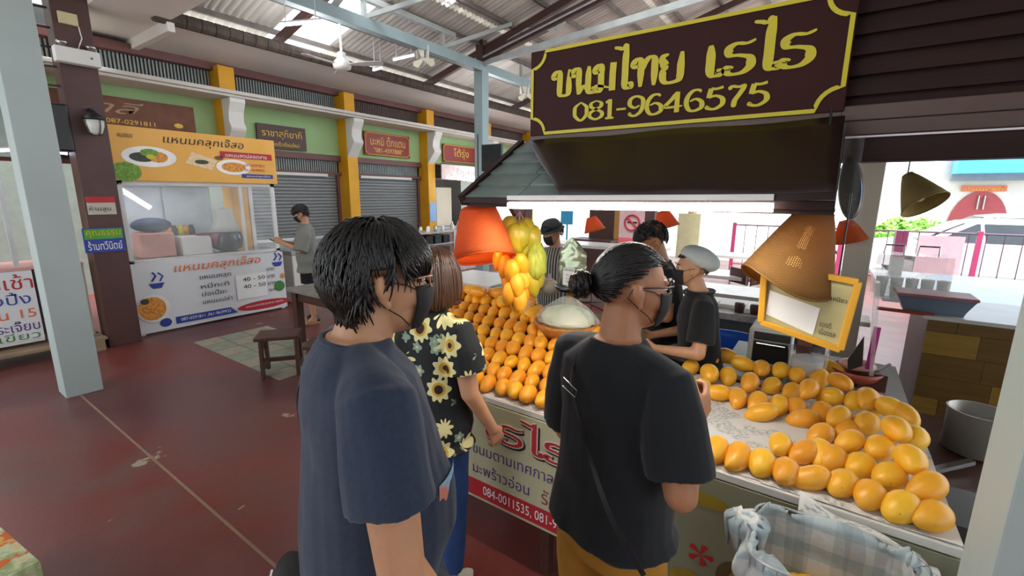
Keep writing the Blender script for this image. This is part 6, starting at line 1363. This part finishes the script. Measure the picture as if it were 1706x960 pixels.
    # shoes
    if not barefoot:
        for sx in (-1, 1):
            an = V(sx*.10*s, -.03*s, 0); mb = MB(); mb.loft([[an+V(.040*s*w_*math.cos(q), y*s+ly*s*math.sin(q), z*s) for q in [i*PI/10 for i in range(20)]] for z, y, ly, w_ in ((.0, .035, .135, 1.05), (.03, .035, .137, 1.1), (.055, .025, .12, 1.0), (.08, -.005, .075, .9), (.105, -.015, .052, .95))])
            obj('shoe', mb, shoe or M_white, root, smooth=True, local=True)
    # head dress
    if hair: hair_locks(root, H, s, hairm, hair[1], None, hair[0], bun=(hair[0] == 'slick' and bun), L=hair[2] if len(hair) > 2 else (.05, .09), r=hair[3] if len(hair) > 3 else .006)
    eyes(root, H, s)
    if mask: facemask(root, H, s, mask)
    if glass: glasses(root, H, s, None, glass)
    return root, H, s, L, AP

# fabrics
M_navy = mat('navy_heather_cotton', '222f45', rough=.9, var=.14, scale=90, bump=.12, bscale=260, sheen=.15)
M_blkc = mat('faded_black_cotton', '14181d', rough=.95, var=.15, scale=8, bump=.1, bscale=260, sheen=.12)
M_blkc2 = mat('black_cotton', '0f1013', rough=.95, var=.1, scale=8, sheen=.1)
M_must = mat('mustard_canvas', 'b07c28', rough=.85, var=.12, scale=9, bump=.1, bscale=200)
M_jean = mat('mid_blue_denim', '1f3f72', rough=.85, var=.3, scale=10, bump=.12, bscale=300)
M_grey = mat('grey_heather_cotton', '7c7c74', rough=.9, var=.12, scale=60)
M_stripe = mat('striped_shirt_cloth', '4a4a48', rough=.85)
k = NT(M_stripe); tc = k.n('TexCoord'); sp = k.n('SeparateXYZ'); k.l(tc.outputs['Object'], sp.inputs[0]); k.l(k.mix(k.math('GREATER_THAN', k.math('SINE', k.math('MULTIPLY', k.math('ADD', sp.outputs[0], k.math('MULTIPLY', sp.outputs[1], .6)), 190)), .1), '2e2d2c', '9c978a'), k.b.inputs['Base Color'])
M_sunf = mat('sunflower_print_cloth', '15171a', rough=.8)
def _sun():
    k = NT(M_sunf); tc = k.n('TexCoord'); P = tc.outputs['Object']
    def flower(scale, off, seed_thr, petals, core, inner, outer, prev, size=.36):
        mp = k.n('Mapping'); mp.inputs['Location'].default_value = off; mp.inputs['Scale'].default_value = (scale,)*3; k.l(P, mp.inputs[0])
        vo = k.n('TexVoronoi'); vo.inputs['Scale'].default_value = 1; vo.inputs['Randomness'].default_value = .75; k.l(mp.outputs[0], vo.inputs['Vector'])
        sb = k.n('VectorMath', operation='SUBTRACT'); k.l(mp.outputs[0], sb.inputs[0]); k.l(vo.outputs['Position'], sb.inputs[1])
        sp = k.n('SeparateXYZ'); k.l(sb.outputs[0], sp.inputs[0])
        hx = k.math('ADD', sp.outputs[0], k.math('MULTIPLY', sp.outputs[1], .9)); an = k.math('ARCTAN2', sp.outputs[2], hx)
        r = vo.outputs['Distance']; pr = k.math('MULTIPLY_ADD', k.math('COSINE', k.math('MULTIPLY', an, petals)), .06, size)
        sc = k.n('SeparateColor'); k.l(vo.outputs['Color'], sc.inputs[0]); on_ = k.math('GREATER_THAN', sc.outputs[0], seed_thr)
        m_out = k.math('MULTIPLY', k.math('LESS_THAN', r, pr), on_); m_in = k.math('MULTIPLY', k.math('LESS_THAN', r, size*.62), on_); m_c = k.math('MULTIPLY', k.math('LESS_THAN', r, size*.42), on_)
        return k.mix(m_c, k.mix(m_in, k.mix(m_out, prev, outer), inner), core)
    rgb = k.n('RGB'); rgb.outputs[0].default_value = (*lin('14171a'), 1); c = rgb.outputs[0]
    c = flower(13, (3, 1, 2), .45, 5, 'c9c8a8', '8ea287', '86a08a', c, .30)
    c = flower(8.2, (.3, .1, .6), .12, 9, '33180f', 'c9a23a', 'e0d79a', c, .42)
    k.l(c, k.b.inputs['Base Color'])
_sun()

# 1 man in navy, closest to the camera
hgtA = 1.86
pA_, HA, sA, LA, APA = person('man in navy heather T-shirt and clear glasses, closest to the camera, looking at the mangoes', (-.85, .62), math.radians(-26), hgtA, head_off=(0, .012, -.03), head_yaw=math.radians(-3), head_pitch=.05, girth=1.06, belly=.05, vox=.0055, skin=M_skin2, shirt=M_navy, sleeve=.48, hem=.80, shirt_fit=1.1, trouser=mat('dark_slate_trousers', '2f3847', rough=.9), hair=('short', 2200, (.05, .09), .0045), glass=mat('clear_peach_frame', 'c98f78', rough=.3), arms={'R': {'el': (.24, .0, 1.08), 'wr': (.255, .13, .83)}, 'L': {'el': (-.22, -.02, 1.06), 'wr': (-.20, .06, .82)}}, wr=.008)
# cross-body strap and belt bag
def strap(root, pts, m, w_=.022, nm='bag_strap', th=.004):
    mb = MB(); P = [V(*q) for q in crm(pts, 6)]; R = []
    for i, p in enumerate(P):
        d = (P[min(i+1, len(P)-1)]-P[max(0, i-1)]).normalized(); out_ = V(p.x, p.y, 0).normalized(); t = d.cross(out_).normalized()*w_/2
        R.append([p-t, p+t, p+t+out_*th, p-t+out_*th])
    mb.loft(R); return obj(nm, mb, m, root, local=True, smooth=False)
strap(pA_, [(-.10, .0, 1.545), (-.11, -.07, 1.53), (-.13, -.125, 1.44), (-.165, -.125, 1.3), (-.195, -.09, 1.1), (-.20, -.04, .95)], M_dark)
bagA = obj('belt_bag', MB().loft([[V(c_[0]+r_*math.cos(q)*1.7, c_[1]+r_*.5*math.sin(q), z) for q in [i*PI/10 for i in range(20)]] for c_, r_, z in (((0, -.20), .06, .76), ((0, -.205), .115, .79), ((0, -.20), .125, .88), ((0, -.19), .11, .95), ((0, -.18), .05, .965))]), mat('black_nylon', '101113', rough=.6), pA_, local=True, smooth=True)
obj('zip', MB().tube([(-.16, -.235, .93), (0, -.262, .935), (.16, -.235, .93)], .004, 5), M_steel, bagA, local=True)
# printed graphic on the chest
obj('chest_graphic', MB().grid(lambda a, b: V(.196*math.sin(.25+.75*a), .019+.182*math.cos(.25+.75*a), 1.12+.14*b), 6, 6), mat('blue_salmon_print', 'c07a66', rough=.8, col2='7fb2d2', scale=9, sharp=True), pA_, local=True)
# 2 woman in sunflower blouse
pW, HW, sW, LW, APW = person('woman with brown bob, black sunflower blouse and blue jeans at the left heap', (-1.39, 1.38), math.radians(2), 1.66, head_yaw=math.radians(-14), girth=1.0, vox=.0055, skin=M_skin2, shirt=M_sunf, sleeve=.52, hem=.82, shirt_fit=1.5, trouser=M_jean, trouser_z=.16, hair=('bob', 1300, (.1, .1), .0065), hairm=M_hairb, arms={'R': {'el': (.22, -.01, 1.10), 'wr': (.25, .12, .88), 'hd': (.02, .45, -.9), 'pn': (-.9, .2, 0), 'curl': .7}, 'L': {'el': (-.25, .06, 1.12), 'wr': (-.18, .24, 1.0)}}, shoe=mat('off_white_sneaker', 'b9b2a4', rough=.7), wr=.007)
strap(pW, [(.12, .05, 1.45), (.05, -.06, 1.44), (-.06, -.15, 1.36), (-.17, -.17, 1.15), (-.23, -.12, .92)], mat('dark_red_leather', '4a1d18', rough=.5), .016)
# 3 man in black, hair in a bun
pB_, HB, sB, LB, APB = person('man in faded black T-shirt and mustard trousers, hair tied in a bun, before the counter', (-.455, 1.20), math.radians(-20), 1.76, head_yaw=math.radians(-32), head_pitch=.06, girth=1.0, belly=.02, vox=.0055, skin=M_skin, shirt=M_blkc, sleeve=.66, hem=.885, shirt_fit=1.3, trouser=M_must, trouser_r=1.2, hair=('slick', 900, (.1, .1), .006), glass=mat('black_metal_frame', '1a1a1a', rough=.4), arms={'R': {'el': (.24, -.03, 1.12), 'wr': (.13, .19, 1.20), 'hd': (-.1, .7, .5), 'pn': (-1, .1, .2), 'curl': .9}, 'L': {'el': (-.24, .03, 1.06), 'wr': (-.14, .22, 1.02), 'curl': .8}}, wr=.008)
strap(pB_, [(-.07, .06, 1.47), (-.085, -.05, 1.475), (-.06, -.13, 1.40), (.03, -.165, 1.28), (.14, -.17, 1.1), (.22, -.12, .95)], M_dark, .014)
obj('strap_buckle', MB().tube([V(-.045+a, -.155, 1.385+b) for a, b in ((-.028, -.015), (.028, -.03), (.034, -.008), (-.022, .01), (-.028, -.015))], .002, 6), M_steel, pB_, local=True)
obj('trouser_patch', MB().grid(lambda a, b: V(.0+.10*a, -.178-.004*math.sin(3*a), .765+.04*b), 4, 3), mat('cream_patch', 'd8cfa8', rough=.8), pB_, local=True)
# 4 vendor in the white cap
pV, HV, sV, LV, APV = person('vendor woman in a pale mesh cap, black mask and black T-shirt behind the counter', (-.57, 2.84), math.radians(112), 1.60, head_yaw=math.radians(6), head_pitch=.02, girth=.98, vox=.008, skin=M_skin2, shirt=M_blkc2, sleeve=.62, hem=.84, shirt_fit=1.3, neck_r=.100, bun=False, hair=('slick', 400, (.1, .1), .007), arms={'L': {'el': (-.27, .06, 1.10), 'wr': (-.16, .30, 1.08), 'curl': .8}, 'R': {'el': (.26, .06, 1.10), 'wr': (.12, .30, 1.08), 'curl': .8}}, lean=.1, trouser=M_blkc2)
R_h = HV.to_3x3().normalized()
cp = MB().ell(HV@(V(0, -.052, .068)*sV), (.095, .120, .068), 26, 16, rot=R_h@Matrix.Rotation(.45, 3, 'X')); cpo = obj('mesh_cap', cp, mat('pale_grey_mesh_cloth', 'b9c4c4', rough=.9, var=.06, scale=40, bump=.3, bscale=90), pV, smooth=True, local=True)
# 5 vendor man bending over behind
pC, HC, sC, LC, APC = person('young man in black T-shirt with a white print, bending his head behind the counter', (-.88, 3.22), math.radians(120), 1.74, head_yaw=.2, head_pitch=.55, girth=1.0, vox=.009, skin=M_skin, shirt=M_blkc2, hem=.84, shirt_fit=1.3, hair=('short', 500, (.03, .05), .007), lean=.18, arms={'L': {'el': (-.26, .08, 1.1), 'wr': (-.12, .3, 1.05), 'curl': .8}, 'R': {'el': (.26, .08, 1.1), 'wr': (.12, .3, 1.05), 'curl': .8}}, trouser=M_blkc2)
sd = MB()
for a in range(8):
    t = a*PI/4+.2; sd.tube([V(-.0+.0, .155, 1.2), V(.04*math.cos(t), .175, 1.2+.04*math.sin(t)), V(.09*math.cos(t+.2), .165, 1.2+.08*math.sin(t+.2))], [.004, .004, .001], 5)
sd.ell((0, .168, 1.2), (.018, .01, .022)); obj('white_print', sd, M_wpaper, pC, local=True)
# 6 vendor with striped shirt far behind
q = at(922, 356, 4.3)
pS, HS, sS, LS, APS = person('vendor in a striped shirt and dark bucket hat, looking down behind the kiosk post', (q.x+.02, q.y), math.radians(160), 1.66, head_pitch=.35, vox=.011, skin=M_skin, shirt=M_stripe, sleeve=.8, hem=.82, shirt_fit=1.3, hair=('short', 250, (.03, .05), .008), arms={'L': {'el': (-.25, .06, 1.12), 'wr': (-.08, .24, 1.12), 'curl': .8}, 'R': {'el': (.25, .06, 1.12), 'wr': (.08, .24, 1.10), 'curl': .8}}, trouser=M_blkc2)
obj('bucket_hat', MB().lathe([(.125, .035), (.088, .055), (.082, .11), (.06, .13), (.01, .135)], HS@V(0, -.01, 0)-HS.to_3x3()@V(0, 0, .0), 26, rot=HS.to_3x3()), mat('dark_grey_hat', '3a3f42', rough=.9), pS, smooth=True, local=True)
# 7 man with a phone in the aisle
pP, HP, sP, LP, APP = person('man in loose grey T-shirt and black shorts looking at his phone beside the food stall', (-6.28, 3.72), math.radians(150), 1.73, head_pitch=.45, vox=.010, skin=M_skin2, shirt=M_grey, sleeve=.85, hem=.76, shirt_fit=2.0, hair=('short', 500, (.05, .08), .008), shorts=True, trouser_r=1.15, barefoot=True, arms={'L': {'el': (-.25, .08, 1.10), 'wr': (-.06, .30, 1.20), 'hd': (.2, .9, .3), 'curl': .8}, 'R': {'el': (.25, .08, 1.10), 'wr': (.06, .30, 1.20), 'hd': (-.2, .9, .3), 'curl': .8}}, trouser=M_blkc2)
pho = obj('phone', MB().box(pP.matrix_basis.to_3x3()@V(0, 0, 0)+Matrix.Rotation(math.radians(150), 3, 'Z')@V(0, .40, 1.235)+V(-6.28, 3.72, 0), (.08, .15, .01), rot=Matrix.Rotation(math.radians(150), 3, 'Z')@Matrix.Rotation(.5, 3, 'X')), M_dark, None, bevel=.003); tag(pho, 'dark phone held by the man in the grey T-shirt', 'phone')
for sx in (-1, 1): obj('sandal', MB().loft([[V(sx*.10+.045*math.cos(q), .02+.135*math.sin(q), z) for q in [i*PI/8 for i in range(16)]] for z in (0, .018)]).tube([V(sx*.10-.05, .07, .01), V(sx*.10, .08, .075), V(sx*.10+.05, .07, .01)], .012, 6), mat('tan_sandal', 'a98a64', rough=.7), pP, local=True)
bpy.data.scenes.remove(_TS)
